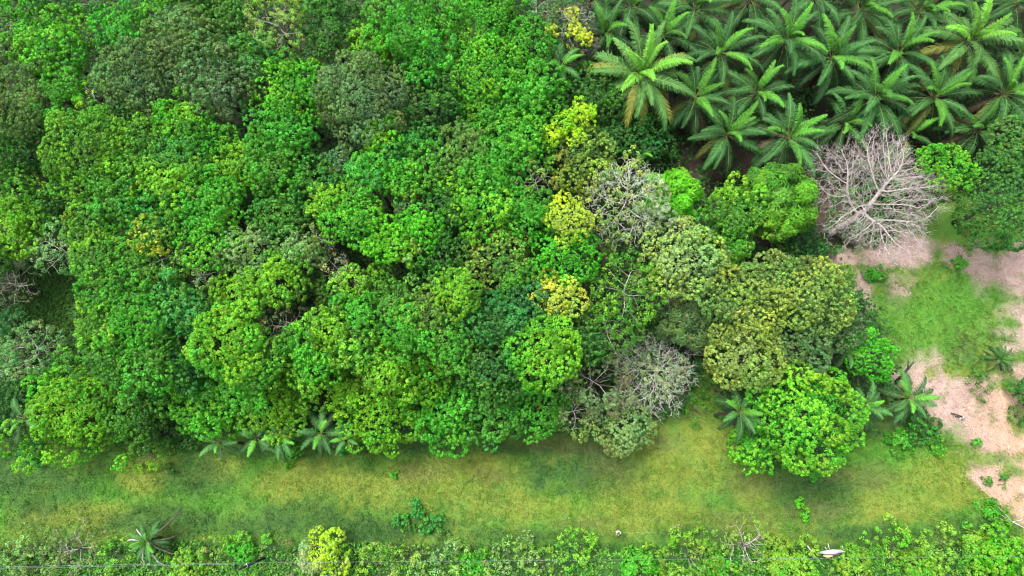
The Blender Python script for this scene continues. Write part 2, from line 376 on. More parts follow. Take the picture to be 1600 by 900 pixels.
def ground_colour(X, Y):
    n1, n2, n3 = fbm(X*.16, Y*.22, 1), fbm(X*.7, Y*.7, 2), fbm(X*2.2, Y*2.2, 3, 3)
    c = np.ones(X.shape+(3,))*np.array(G_MID)
    def put(w, col):
        w = np.clip(w, 0, 1)[..., None]; c[:] = c*(1-w)+np.array(col)*w
    put((n1-.50)*1.6, G_YEL); put((n2-.50)*2.4, G_DRK); put((n3-.52)*1.5, G_DRK); put((fbm(X*1.1, Y*1.1, 71)-.56)*3.0, G_YEL); put((fbm(X*.35, Y*.35, 8)-.58)*3.5, G_BRI)
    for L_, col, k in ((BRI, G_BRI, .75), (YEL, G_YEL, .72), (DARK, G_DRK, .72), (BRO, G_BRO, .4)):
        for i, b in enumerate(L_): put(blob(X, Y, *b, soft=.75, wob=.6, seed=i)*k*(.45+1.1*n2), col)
    w = np.zeros(X.shape)
    for i, b in enumerate(DIRT): w = np.maximum(w, blob(X, Y, *b, soft=.9, wob=.75, seed=50+i))
    px, py = to_px(X, Y)
    lawn = blob(X, Y, 1458, 492, 96, 62, soft=1.0, wob=.6, seed=3)
    w = w*(1-.9*lawn)
    edge = np.clip((py-(682+(px-1450)*.92)-14*(n2-.5))/10, 0, 1)*(px > 1380)      # the grass begins along a straight diagonal line
    w = np.where((px > 1420) & (py > 600), w*(1-edge), w)
    for i, b in enumerate(RIDGE): w = w*(1-.85*blob(X, Y, *b, soft=.8, wob=.6, seed=70+i))
    w = np.clip(w*1.2-np.clip((fbm(X*.45, Y*.45, 44)-.5)*3.2, 0, .8), 0, 1)
    warm = np.clip((px-1490)/90, 0, 1)*np.clip((py-560)/60, 0, 1)
    dirt = np.array([.41, .295, .25])*(1-warm[..., None])+np.array([.47, .30, .20])*warm[..., None]
    dirt = .46*dirt*(.76+.45*n2)[..., None]*(.82+.36*n3)[..., None]
    c[:] = c*(1-w[..., None])+dirt*w[..., None]
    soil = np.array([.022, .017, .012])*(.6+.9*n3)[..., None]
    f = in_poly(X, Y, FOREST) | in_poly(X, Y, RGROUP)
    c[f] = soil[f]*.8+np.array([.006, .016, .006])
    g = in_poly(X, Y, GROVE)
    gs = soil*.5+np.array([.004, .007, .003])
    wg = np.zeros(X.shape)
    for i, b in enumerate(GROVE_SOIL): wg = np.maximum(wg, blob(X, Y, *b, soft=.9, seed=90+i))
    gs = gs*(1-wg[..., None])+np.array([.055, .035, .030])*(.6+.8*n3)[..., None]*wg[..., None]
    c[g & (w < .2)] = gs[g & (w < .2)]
    sh = blob(X, Y, 85, 470, 60, 60, soft=.5)[..., None]  # shade of the gap between the trees, painted as dark grass
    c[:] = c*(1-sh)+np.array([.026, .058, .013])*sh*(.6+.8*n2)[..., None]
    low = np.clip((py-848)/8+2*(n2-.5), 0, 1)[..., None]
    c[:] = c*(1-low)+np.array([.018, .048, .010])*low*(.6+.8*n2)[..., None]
    return c, w
xs = np.concatenate([[-1500, -700, -350, -180, -120], np.arange(-92, 92.01, .4), [120, 180, 350, 700, 1500]])
ys = np.concatenate([[-1500, -700, -300, -120, -60], np.arange(-34, 92.01, .4), [120, 180, 350, 700, 1500]])
GX, GY = np.meshgrid(xs, ys)
GZ = (fbm(GX*.2, GY*.2, 5)-.5)*.25*(np.abs(GX) < 95)*(np.abs(GY) < 95)-.12
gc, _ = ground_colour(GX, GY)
nx, ny = len(xs), len(ys)
idx = np.arange(nx*ny).reshape(ny, nx)
Fq = np.stack([idx[:-1, :-1], idx[:-1, 1:], idx[1:, 1:], idx[1:, :-1]], -1).reshape(-1, 4)
me = bpy.data.meshes.new("ground"); me.vertices.add(nx*ny)
me.vertices.foreach_set("co", np.stack([GX, GY, GZ], -1).astype(np.float32).ravel())
me.loops.add(Fq.size); me.loops.foreach_set("vertex_index", Fq.astype(np.int32).ravel())
me.polygons.add(len(Fq)); me.polygons.foreach_set("loop_start", np.arange(0, Fq.size, 4, dtype=np.int32))
me.polygons.foreach_set("loop_total", np.full(len(Fq), 4, dtype=np.int32)); me.polygons.foreach_set("use_smooth", np.ones(len(Fq), bool))
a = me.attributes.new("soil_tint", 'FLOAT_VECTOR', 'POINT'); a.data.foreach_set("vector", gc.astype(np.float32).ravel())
me.update(calc_edges=True)
mg, t, b = new_mat("turf_and_soil")
at_n = t.nodes.new("ShaderNodeAttribute"); at_n.attribute_name = "soil_tint"
tc = t.nodes.new("ShaderNodeTexCoord")
nz = t.nodes.new("ShaderNodeTexNoise"); nz.inputs["Scale"].default_value = 9; nz.inputs["Detail"].default_value = 8; nz.inputs["Roughness"].default_value = .7
mr = t.nodes.new("ShaderNodeMapRange"); mr.inputs[1].default_value = .3; mr.inputs[2].default_value = .7; mr.inputs[3].default_value = .7; mr.inputs[4].default_value = 1.3
vm = t.nodes.new("ShaderNodeVectorMath"); vm.operation = 'SCALE'
bp = t.nodes.new("ShaderNodeBump"); bp.inputs["Strength"].default_value = .5; bp.inputs["Distance"].default_value = .1
t.links.new(tc.outputs["Object"], nz.inputs["Vector"]); t.links.new(nz.outputs["Fac"], mr.inputs[0]); t.links.new(mr.outputs[0], vm.inputs["Scale"])
t.links.new(at_n.outputs["Vector"], vm.inputs[0]); t.links.new(vm.outputs[0], b.inputs["Base Color"])
t.links.new(nz.outputs["Fac"], bp.inputs["Height"]); t.links.new(bp.outputs[0], b.inputs["Normal"])
b.inputs["Roughness"].default_value = .95; b.inputs["Specular IOR Level"].default_value = .1
me.materials.append(mg)
tag(link("ground", me), kind='structure')

# grass, weeds, undergrowth and litter: too many to count
rng = np.random.default_rng(7)
def scatter(n, x0, x1, y0, y1):
    px, py = rng.uniform(x0, x1, n), rng.uniform(y0, y1, n)
    X, Y = at_np(px, py)
    return X, Y, px, py
def ground_tufts(X, Y, z, k, L, Wd, C, el=(.2, 1.1), spread=.3):
    P = np.stack([X, Y, z], -1); N = norm(np.stack([rng.normal(0, .25, len(X)), rng.normal(0, .25, len(X)), np.ones(len(X))], -1))
    V = rosettes(rng, P, N, k, L, Wd, el=el, spread=spread)
    Cc = np.repeat(C, k, 0)*rng.uniform(.7, 1.4, (len(V), 1))
    return V, Cc
X, Y, px, py = scatter(150000, -60, 1660, 380, 862)
c, w = ground_colour(X, Y)
bad = in_poly(X, Y, FOREST) | in_poly(X, Y, RGROUP) | (rng.random(len(X)) < w*.93) | (in_poly(X, Y, GROVE) & (rng.random(len(X)) < .7))
keep = ~bad
keep &= rng.random(len(X)) < .35+1.2*fbm(X*.8, Y*.8, 12)
Xk, Yk, ck = X[keep], Y[keep], c[keep]
hue = rng.normal(0, .12, (len(Xk), 1)); ck = np.clip(ck*(1+hue*np.array([1.3, .4, .6]))*1.08, .004, 1)
big = fbm(Xk*.5, Yk*.5, 13)
V, C = ground_tufts(Xk, Yk, np.full(len(Xk), -.07), 4, .20, .05, ck*1.05, el=(.1, .8), spread=.5)
m = (rng.random(len(Xk)) < .12) & (fbm(Xk*.9, Yk*.9, 61) > .55)
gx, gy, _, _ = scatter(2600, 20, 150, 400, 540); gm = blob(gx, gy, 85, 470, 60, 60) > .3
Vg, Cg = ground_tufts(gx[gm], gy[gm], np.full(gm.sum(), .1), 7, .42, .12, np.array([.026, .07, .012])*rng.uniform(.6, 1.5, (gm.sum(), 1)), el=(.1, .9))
V2, C2 = ground_tufts(Xk[m], Yk[m], np.full(m.sum(), .02), 6, .24, .11, ck[m]*np.array([.9, 1.1, .85]), el=(.1, .7))
tag(quads_object("grass", np.concatenate([V, V2, Vg]), np.concatenate([C, C2, Cg]), M_GRASS), "short green and yellowing grass of the clearing with low weeds", "grass", kind='stuff')
# litter on the bare soil
X, Y, px, py = scatter(26000, 1200, 1660, 340, 830)
c, w = ground_colour(X, Y); k_ = w > .45
Xk, Yk = X[k_], Y[k_]
base = np.array([[.30, .23, .20], [.22, .15, .105], [.33, .27, .235], [.10, .07, .05], [.26, .195, .12]])[rng.integers(0, 5, len(Xk))]*.3+np.array([.23, .165, .14])*.5
V, C = ground_tufts(Xk, Yk, np.full(len(Xk), -.03), 2, .17, .085, base, el=(-.05, .25), spread=1.0)
tag(quads_object("leaf_litter", V, C, M_LITTER), "dry pinkish tan fallen leaves lying on the bare soil", "leaf litter", kind='stuff')
# forest floor
X, Y, px, py = scatter(30000, -80, 1660, -140, 720)
k_ = in_poly(X, Y, FOREST) | in_poly(X, Y, RGROUP) | (in_poly(X, Y, GROVE) & (rng.random(len(X)) < .45))
k_ &= blob(X, Y, 85, 470, 60, 60) < .4
Xk, Yk = X[k_], Y[k_]
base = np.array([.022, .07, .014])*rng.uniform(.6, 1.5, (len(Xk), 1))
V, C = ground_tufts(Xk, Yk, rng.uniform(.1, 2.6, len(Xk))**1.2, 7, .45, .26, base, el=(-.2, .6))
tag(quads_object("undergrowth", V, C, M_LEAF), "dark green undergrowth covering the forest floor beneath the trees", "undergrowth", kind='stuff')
# rank weeds of the lower margin
X, Y, px, py = scatter(10500, -60, 1660, 846, 1010)
lim = 852+6*np.sin(px*.02)+5*np.sin(px*.053+1)
k_ = (py > lim) & (rng.random(len(X)) < .25+1.1*fbm(X*.5, Y*.5, 21))
Xk, Yk = X[k_], Y[k_]
hh = fbm(Xk*.45, Yk*.45, 22)
pal = np.array([[.035, .15, .014], [.065, .19, .02], [.022, .09, .012], [.10, .20, .034]])[rng.integers(0, 4, len(Xk))]
V, C = ground_tufts(Xk, Yk, .1+1.6*np.clip(hh-.3, 0, 1)*rng.random(len(Xk)), 7, .30, .17, pal*(.75+.5*rng.random((len(Xk), 1))), el=(-.2, .7))
tag(quads_object("weeds", V, C, M_LEAF), "rank bright green weeds covering the lower margin of the clearing", "weeds", kind='stuff')

# ------------------------------------------------------------------ broadleaf trees
PAL = dict(bright=(.042, .225, .015), mid=(.044, .152, .016), dark=(.024, .088, .016), lime=(.105, .275, .014), yel=(.25, .42, .012), gold=(.28, .345, .025),
           blue=(.030, .168, .030), dblue=(.022, .098, .024), grey=(.070, .140, .046), olive=(.066, .138, .028), dolive=(.052, .106, .032), khaki=(.140, .215, .045),
           pale=(.13, .225, .070), brown=(.095, .09, .055), ochre=(.20, .28, .036), tan=(.17, .16, .085), vivid=(.055, .28, .010), purp=(.075, .07, .058), plime=(.135, .27, .026), deep=(.030, .105, .022), silver=(.175, .235, .12))
# photo x, y and radius of the crown in px, height in m, kind of crown, its two leaf colours | label
TREES = """
80 66 56 15 T bright lime|large bright green tree in the upper left corner of the forest
187 42 40 14 T bright blue|smooth bright green tree just right of the large upper-left bright tree
210 122 62 15 T grey olive|wide dull grey-green tree below the two bright upper-left trees
285 58 48 15 T olive grey|dull olive tree near the top edge, left of the khaki one
10 64 32 12 T dolive grey|dark grey-olive tree cut by the left edge near the top
44 156 50 14 T olive dolive|dull olive tree at the left above the big domed crown
92 148 34 13 T bright mid|small bright green tree tucked between two olive crowns at the left
145 146 28 12 O lime yel|thin yellow-tinged tree between olive crowns at the upper left
336 126 58 15 T dolive grey|dark grey-green tree left of the khaki crown, with murky gaps
382 92 40 14 T mid blue|mid green tree pressed against the left side of the khaki crown
350 20 42 14 T mid olive|mid green tree cut by the top edge, above the dark grey-green one
240 16 32 13 T bright lime|bright green tree cut by the top edge between two dull trees
140 8 30 13 O olive mid|loose olive tree cut by the top edge above the bright pair
8 18 22 11 T bright lime|little bright green tree in the very top left corner
286 188 42 14 T lime bright|lime green tree directly above the blue-green crown of the upper left
138 240 66 16 F mid lime|big round domed tree with fine lime flecks at the left forest edge
208 236 50 15 T mid lime|mid green tree with paler flecks beside the big domed edge tree
284 240 42 14 T blue mid|blue-green tree in the upper left, under the lime one
330 226 38 13 T bright mid|bright green tree right of the upper-left blue-green crown
374 262 40 14 T lime mid|lime and green tree above the pale grey-green one
32 226 54 12 T dark mid|deep green shaded tree at the left edge below the olive trees
22 290 40 11 T mid lime|mid green tree at the left edge with light leaf tips
172 188 32 12 T mid bright|small mid green tree at the top of the big domed crown
188 296 50 15 T mid bright|full green tree just below the big domed edge tree
268 286 46 15 T lime mid|lime-flecked tree under the upper-left blue-green crown
434 36 42 15 O khaki lime|khaki tree with yellow-green boughs near the top edge
436 86 28 13 O khaki tan|small pale khaki tree under the yellow-green khaki one
512 42 44 14 T dark mid|dark green tree between the khaki tree and the grey top tree
580 14 36 14 T grey dolive|grey-green tree cut by the top edge in the middle of the forest
642 44 62 16 T bright mid|large bright green tree at the top, right of the grey one
584 74 38 14 T lime bright|lime tree directly above the big grey-olive dome
570 152 72 17 F grey olive|big round grey-olive dome of fine leaves standing out of the bright forest
458 142 56 15 T bright lime|bright green tree hugging the left side of the grey-olive dome
440 206 50 15 T bright blue|bright green tree below-left of the grey-olive dome
664 104 34 14 T bright blue|round bright green tree up-right of the grey-olive dome
690 8 30 14 T olive grey|dull tree at the top edge beside a dark cleft
745 48 56 15 F bright lime|fine-leaved green tree with lime flecks at the top, left of the long bright edge
760 118 58 15 F bright lime|fine-leaved bright tree in the upper middle, above the orange leaf
674 166 46 14 T dark mid|darker green tree at the right foot of the grey-olive dome
775 184 48 14 T bright mid|bright green tree left of the two-lobed yellow-green tree
628 232 42 14 T blue bright|blue-green tree below-right of the grey-olive dome
594 216 30 14 T lime vivid|vivid lime tree under the lower rim of the grey-olive dome
533 250 28 12 T grey dolive|small grey-green tree below the grey-olive dome
727 232 42 14 T olive mid|mixed olive and green tree in the upper middle, left of two bright ones
666 262 42 14 T mid bright|green tree midway between the grey-olive dome and the dark-green middle tree
770 262 46 15 T bright mid|bright green tree left of the small khaki tuft
580 266 38 14 T bright blue|fresh green tree under the vivid lime one
424 268 42 15 T mid bright|mid green tree with clumped boughs left of the grey little tree
496 284 38 14 T mid blue|bluish mid green tree above the small bare twiggy tree
824 66 40 14 F bright mid|bright fine-leaved tree at the upper right rim of the forest
838 14 38 13 O grey olive|grey-olive tree at the top edge where the forest meets the palms
826 146 50 14 T bright mid|bright green tree left above the yellow-green two-lobed tree
926 150 44 10 T dark mid|dark green tree under the big yellowing palm, left side
1000 206 44 8 T dark blue|dark blue-green low tree below the big yellowing palm
952 206 30 9 T dark dark|dark little tree between the yellow-green tree and the blue-green low one
910 250 52 13 L olive ochre|cauliflower-shaped olive tree with ochre tips below the yellow-green tree
814 212 42 14 T bright lime|bright green tree touching the left lobe of the yellow-green tree
834 282 30 13 O khaki pale|small khaki tuft of a tree above the forest's yellow clump
816 246 34 13 T mid bright|plain mid green tree just above the small khaki tuft
18 356 46 13 T lime mid|lime green tree at the left edge, halfway up
66 336 42 11 T dark mid|dark green tree in the shade beside the forest's left edge
92 390 40 12 O pale blue|loose dull grey-green tree above the shaded grassy gap
18 442 38 10 S brown grey|sparse brownish-grey tree at the left edge beside the grassy gap
55 546 46 12 O pale blue|loose greyish green tree below the shaded grassy gap
10 506 32 9 T dblue dark|very dark tree at the left edge below the brownish one
10 582 34 10 O grey pale|grey-green tree at the left edge above the bottom lime tree
142 344 38 14 F mid lime|narrow green tree on the straight left rim under the domed tree
178 316 32 14 T mid bright|small green tree between the domed tree and the golden one
216 322 34 14 T blue bright|small bluish green tree above the golden tree
152 402 38 14 F mid lime|rim tree left of the golden one, fine and lime flecked
160 460 38 14 F mid bright|rim tree directly right of the shaded grassy gap
166 512 42 14 T mid lime|rim tree at the lower right of the shaded grassy gap
162 560 38 13 T mid dark|darker rim tree above the bottom lime tree
238 368 34 15 L mid gold|golden yellow-topped tree in the left part of the forest
202 412 46 14 T mid bright|green tree below-left of the golden tree
266 402 38 14 O olive lime|olive-lime tree below-right of the golden tree
326 362 46 15 T bright lime|bright lime-flecked tree between the golden and the pale grey-green trees
384 390 40 14 T pale grey|pale grey-green tree in the left middle of the forest
258 454 42 14 T mid blue|mid green tree two crowns under the golden tree
316 428 22 13 O khaki grey|tiny khaki tree left below the pale grey-green one
378 456 44 14 T lime mid|lime tree directly under the pale grey-green one
216 508 52 15 T bright mid|large fresh green tree in the left part, right of the grassy gap
290 492 46 14 T blue mid|blue-green tree left above the prominent lime crown
356 536 52 16 L lime bright|prominent lobed lime crown in the lower left forest
228 572 48 14 T mid bright|full green tree above the dark lower-left one
288 566 44 13 T dblue mid|dark bluish tree left below the prominent lime crown
386 588 42 14 T bright mid|bright green tree at the right foot of the prominent lime crown
334 310 44 15 T bright mid|bright green tree above the lime-flecked one of the left middle
284 320 30 14 T blue mid|small blue-green tree right above the golden tree
428 334 40 14 T mid blue|mid green tree above the greyish clumped one
468 388 38 13 T pale mid|pale clumped green tree left of the small bare twiggy tree
510 314 28 14 T lime mid|small lime tree above the bare twiggy one
550 346 44 15 T bright lime|bright green tree right of the small bare twiggy tree
602 374 36 15 L vivid lime|vivid lime tree in the very middle of the forest
638 326 26 13 T grey dolive|small round grey tree above the forest's middle
634 386 28 14 L lime pale|pale lime-tipped tree right beside the vivid lime middle tree
686 392 50 14 F dark bright|dense dark-green fine-leaved tree left of the khaki dome
656 356 34 15 T vivid bright|vivid green tree between the small grey and the dense dark trees
762 320 48 15 T bright lime|bright tree above the khaki dome
772 402 48 14 F olive ochre|round khaki dome with ochre flecks in the right middle of the forest
717 456 36 15 L lime mid|lime clumped tree at the lower left of the khaki dome
547 440 26 13 L lime pale|small lime tree below the pinkish khaki one
588 444 30 13 T mid lime|small green tree beside a dark cleft in the middle
434 436 44 14 T lime mid|lime green tree left of the dark clefts in the middle
446 506 34 12 O tan grey|greyish khaki thin tree beside the dark clefts
520 412 26 12 O tan khaki|pinkish khaki little tree below the bare twiggy one
666 488 44 14 T olive lime|olive-lime tree below the dense dark-green one
772 506 52 14 T dark blue|dark green tree below the khaki dome
557 488 34 14 T bright mid|bright green tree under the small lime middle trees
614 476 30 13 T mid dark|dull green tree right of a dark cleft in the middle
508 516 38 14 T lime mid|lime tree right of the thin greyish khaki one
472 542 34 14 T bright mid|bright tree below the thin greyish khaki one
488 576 38 14 L bright lime|bright tree with pale lime flecks in the lower middle
560 540 40 14 T mid lime|mid green tree in the lower middle, above the big fine lime one
634 516 40 14 T bright mid|bright tree two crowns right of the lime one by the clefts
702 542 44 14 T mid bright|mid green tree left of a dark hole in the lower middle
604 584 40 14 T lime mid|lime tree above the big fine lime tree of the lower edge
650 594 46 15 F lime bright|fine lime tree in the lower middle, upper of the two
762 572 44 13 T dark mid|dark green tree left of the round lime tree
420 556 40 14 T mid lime|green tree right of the prominent lime crown
695 332 36 14 F dark mid|dark green tree above the dense dark-green one
560 306 34 14 T mid bright|mid green tree right of the small lime one in the upper middle
720 290 36 14 T mid lime|mid green tree with lime tips up-left of the tree above the khaki dome
826 330 38 14 T bright mid|bright tree left of the forest's yellow-green clump
628 282 32 14 T bright lime|bright lime-tipped tree below the blue-green one by the dome
464 330 30 13 T mid dark|small shaded tree in the left middle near the bare twiggy tree
886 344 36 14 L ochre yel|yellow-green clumped tree left of the pale half-bare tree
1050 304 40 12 P vivid lime|vivid green tree peeking out right of the pale half-bare tree
882 402 50 13 F bright vivid|smooth bright green dome above the golden-yellow tree
1066 402 58 14 L pale ochre|large yellow and grey-green tree below-right of the pale half-bare tree
870 464 38 14 L ochre gold|golden-yellow tree above the round lime tree
852 550 56 15 L lime bright|round lime green tree in the lower right of the forest
976 456 50 12 O mid lime|dull green tree with a brighter middle below the pale half-bare tree
948 516 42 11 O mid olive|dull loose green tree left above the bare grey bottom tree
1042 458 28 9 S ochre tan|thin ochre twiggy tree below the yellow and grey-green one
1078 492 46 9 P dolive olive|dark olive feathery tree right above the bare grey bottom tree
820 488 40 13 T dblue blue|blue-green tree left of the golden-yellow tree
806 428 34 13 T mid bright|mid green tree between the khaki dome and the smooth bright dome
910 540 34 12 T dark mid|dark green tree right of the round lime tree
928 596 48 9 O brown pale|brownish thin-leaved tree left of the bare grey bottom tree
975 664 44 6 T pale khaki|pale yellowish-green tree reaching into the grass below the bare grey tree
896 642 36 7 O khaki olive|khaki thin tree at the lower rim left of the pale yellowish-green one
940 378 32 10 O olive khaki|olive understory tree showing under the pale half-bare tree
1120 458 30 7 T dolive mid|dark small tree in the shaded lane between the forest and the right-hand group
1150 336 52 12 T mid lime|dense lime-green tree forming the left half of the pair below the palms
1220 312 54 13 P mid lime|tree with drooping feathery sprays, right half of the pair below the palms
1134 396 34 10 P bright mid|green tree under the lower tip of the pair below the palms
1226 404 26 6 T dolive lime|small olive tree under the pair, with a yellowish top
1256 378 30 6 T dblue dark|dark bluish small tree left of the big bare tree's trunk
1158 478 62 14 L olive ochre|yellow-tipped cauliflower tree, upper left of the right-hand group
1210 440 44 13 L olive khaki|grey-green cauliflower tree at the top of the right-hand group
1272 462 60 14 L olive ochre|dark cauliflower tree with yellow-green boughs, right-hand group
1164 552 60 14 L khaki ochre|yellowish cauliflower tree, lower left of the right-hand group
1248 534 52 13 L grey olive|grey-green cauliflower tree in the middle of the right-hand group
1310 508 36 11 F dolive grey|dark fine-leaved tree at the right rim of the right-hand group
1268 648 74 13 L bright lime|very large round lime tree at the bottom of the right-hand group
1362 556 36 9 F bright vivid|narrow vivid green tree at the right of the right-hand group
1180 698 37 7 T bright lime|low lime tree at the bottom left foot of the very large round lime tree
1480 264 40 12 F bright lime|bright green round tree right of the big bare tree
1574 308 78 12 F deep mid|huge even green tree cut by the right edge above the bare soil
1598 226 46 12 F mid grey|green tree cut by the right edge just under the palms
1608 610 24 3 T dark mid|dark green bush cut by the right edge on the bare soil
110 642 80 14 T lime bright|large lime tree with yellow tips at the bottom left forest corner
206 650 50 12 T mid dark|dark green tree right of the large bottom left lime tree
252 606 48 13 T mid blue|green tree above the lower dark rim, left part
330 632 54 13 T bright lime|bright tree at the lower rim with vivid lower boughs
430 636 52 14 L lime mid|lime tree at the lower rim above the coconut fronds
470 606 38 14 T mid lime|green tree up-left of the big fine lime tree of the lower edge
590 642 66 14 F lime bright|big fine-leaved lime tree on the lower forest edge
696 648 56 13 T bright mid|green tree on the lower forest edge right of the big fine lime one
778 640 50 13 T mid blue|blue-green tree on the lower forest edge, middle
848 640 52 12 T bright mid|bright green tree on the lower forest edge below the round lime tree
540 616 36 13 T lime mid|lime tree hemmed in left of the big fine lime tree of the lower edge
18 632 40 8 T dark dblue|dark tree at the left edge behind the large bottom left lime tree
730 596 40 13 T mid dark|dark-gapped green tree below the dark hole of the lower middle
520 460 28 11 T mid olive|olive-green small tree between the dark clefts of the middle
-40 130 50 14 T mid olive|rim of a dull crown showing at the left edge below the dark grey-olive tree
-40 400 50 13 T mid dark|rim of a green crown showing at the left edge above the brownish sparse tree
-30 640 44 10 T mid dark|rim of a shaded crown at the left edge beside the bottom left lime tree
300 -40 60 15 T mid olive|rim of a green crown at the top edge above the wide dull olive tree
500 -40 60 15 T mid bright|rim of a green crown at the top edge between khaki and grey-green trees
760 -40 60 15 T bright mid|rim of a bright crown at the top edge left of the grey-olive one
60 -40 60 15 T mid grey|rim of a crown at the top edge right above the large bright corner tree
"""
def add_trunk(rng, root, top, R, mat=None):
    """tapering trunk with limbs that reach into the crown"""
    V, F = [], []
    r0 = .07+.045*R
    fork = max(.5, top-R*1.0)
    wob = rng.normal(0, .12, (3, 2))
    pts = [(0, 0, -.3), (wob[0][0], wob[0][1], fork*.35), (wob[1][0], wob[1][1], fork*.7), (0, 0, fork)]
    tube(pts, [r0*1.35, r0, r0*.85, r0*.72], 8, True, V, F)
    for k in range(6):
        a = k*2.4+rng.uniform(0, .6); e = np.array([math.cos(a), math.sin(a), 0])
        tip = e*R*.62+np.array([0, 0, top-R*.25]); mid = e*R*.25+np.array([0, 0, fork+(top-fork)*.35])
        tube([(0, 0, fork-.25), mid, tip], [r0*.5, r0*.36, r0*.12], 6, False, V, F)
    return mesh_object("trunk", V, F, mat or M_BARK, root)
BIAS = {(505, 866): (-.9, -.3), (238, 368): (.2, .9), (1064, 402): (-.7, .6), (870, 464): (-.3, .5), (1158, 478): (-.5, .1), (110, 642): (-.9, .2), (852, 550): (-.6, .2), (1150, 336): (.7, .2), (910, 250): (-.7, -.2), (1210, 440): (.2, .4), (565, 152): (-.5, .3)}
HZ = {'L': .66, 'F': .70, 'T': .66, 'P': .75, 'O': .62, 'B': .8, 'S': .8}
def plant(name, px, py, rpx, h, kind, c1, c2, label, cat, group, rng, trunk=True, grow_by=1.15):
    R = metres(rpx, at(px, py, h*.8))*grow_by
    hz = min(R*HZ[kind], h*.62)
    p = at(px, py, h-hz*.85)
    root = thing(name, (p.x, p.y, 0), label, cat, group)
    V, C = crown_leaves(rng, R, hz, kind, PAL[c1], PAL[c2], mixp=.62 if (px, py) == (1268, 648) else .38, bias=BIAS.get((px, py)), low=-.75 if py > 590 else -.4, ell=rng.uniform(.9, 1.1), rot=rng.uniform(0, 3))
    V = V+np.array([0, 0, h-hz])
    cr = quads_object("crown", V, C, M_LEAF, root)
    if trunk: add_trunk(rng, root, h-hz*.3, R)
    if kind in 'OS':
        m = (170 if kind == 'O' else 330) if trunk else 60
        d = norm(rng.normal(0, 1, (m, 3))); d[:, 2] = np.abs(d[:, 2])*1.0-.25
        tg = d*R*rng.uniform(.55, 1.0, (m, 1)); tg[:, 2] = tg[:, 2]*hz/R+h-hz
        nodes, par = grow(rng, tg, [(0, 0, max(.2, h-hz*1.7)), (0, 0, h-hz*1.35), (0, 0, h-hz*1.1)], step=.4, infl=3, kill=.5, iters=40)
        skeleton_mesh("twigs", nodes, par, .014, .09, M_GREYTWIG if trunk else M_BARK, root)
    return root
for ln in TREES.strip().splitlines():
    a, label = ln.split("|"); a = a.split()
    px, py, rpx, h = int(a[0]), int(a[1]), float(a[2]), float(a[3])
    rng = np.random.default_rng(abs(px*7919+py*104729) % (2**31))
    if px < 100 and 200 < py < 600: h *= .72
    if py > 590 and px < 930 and h > 9: h = h*.66; py -= 7
    plant("broadleaf_tree", px, py, rpx, h+rng.uniform(-.8, .8)*(h > 8), a[4], a[5], a[6], label, "tree", "broadleaf trees of the plot", rng)

# the two-lobed yellow-green tree, the tree in yellow bloom
def lobed_tree(lobes, h, label, name="broadleaf_tree", group="broadleaf trees of the plot", twigs=None):
    cx, cy = np.mean([l[0] for l in lobes]), np.mean([l[1] for l in lobes])
    p = at(cx, cy, h*.8); root = thing(name, (p.x, p.y, 0), label, "tree", group)
    rng = np.random.default_rng(int(abs(cx)*13+cy)); VV, CC = [], []
    for (px, py, rpx, dz, kind, c1, c2) in lobes:
        q = at(px, py, h+dz-1.2); R = metres(rpx, q)*1.1
        V, C = crown_leaves(rng, R, R*.8, kind, PAL[c1], PAL[c2], low=-.5)
        VV.append(V+np.array([q.x-p.x, q.y-p.y, h+dz-R*.8])); CC.append(C)
    quads_object("crown", np.concatenate(VV), np.concatenate(CC), M_LEAF, root)
    add_trunk(rng, root, h-1, 2.8)
    if twigs:
        n, R, cz = twigs
        d = norm(rng.normal(0, 1, (n, 3))); d[:, 2] = np.abs(d[:, 2])
        tg = d*R*rng.uniform(.6, 1.05, (n, 1))+np.array([0, 0, cz])
        nodes, par = grow(rng, tg, [(0, 0, cz-2.5), (0, 0, cz-1.6), (0, 0, cz-.8)], step=.30, infl=3, kill=.28, iters=60)
        skeleton_mesh("twigs", nodes, par, .012, .1, M_GREYTWIG, root)
    return root
lobed_tree([(908, 176, 26, 0, 'L', 'yel', 'lime'), (862, 214, 20, -.8, 'L', 'yel', 'lime'), (885, 196, 24, -.6, 'L', 'lime', 'yel'), (896, 212, 18, -.9, 'L', 'yel', 'yel')], 14, "glowing yellow-green two-lobed tree at the forest rim near the palms")
lobed_tree([(880, 40, 36, -.8, 'S', 'brown', 'gold'), (912, 60, 14, 0, 'L', 'gold', 'yel'), (898, 50, 13, .2, 'L', 'gold', 'yel'), (893, 26, 12, .2, 'L', 'gold', 'brown'), (862, 52, 11, .1, 'L', 'gold', 'brown'), (918, 74, 16, -1.2, 'T', 'purp', 'brown'), (905, 25, 22, -.8, 'T', 'purp', 'grey')], 12,
           "brownish thinning tree with deep yellow leaf clusters beside the palms", twigs=(260, 2.7, 10))
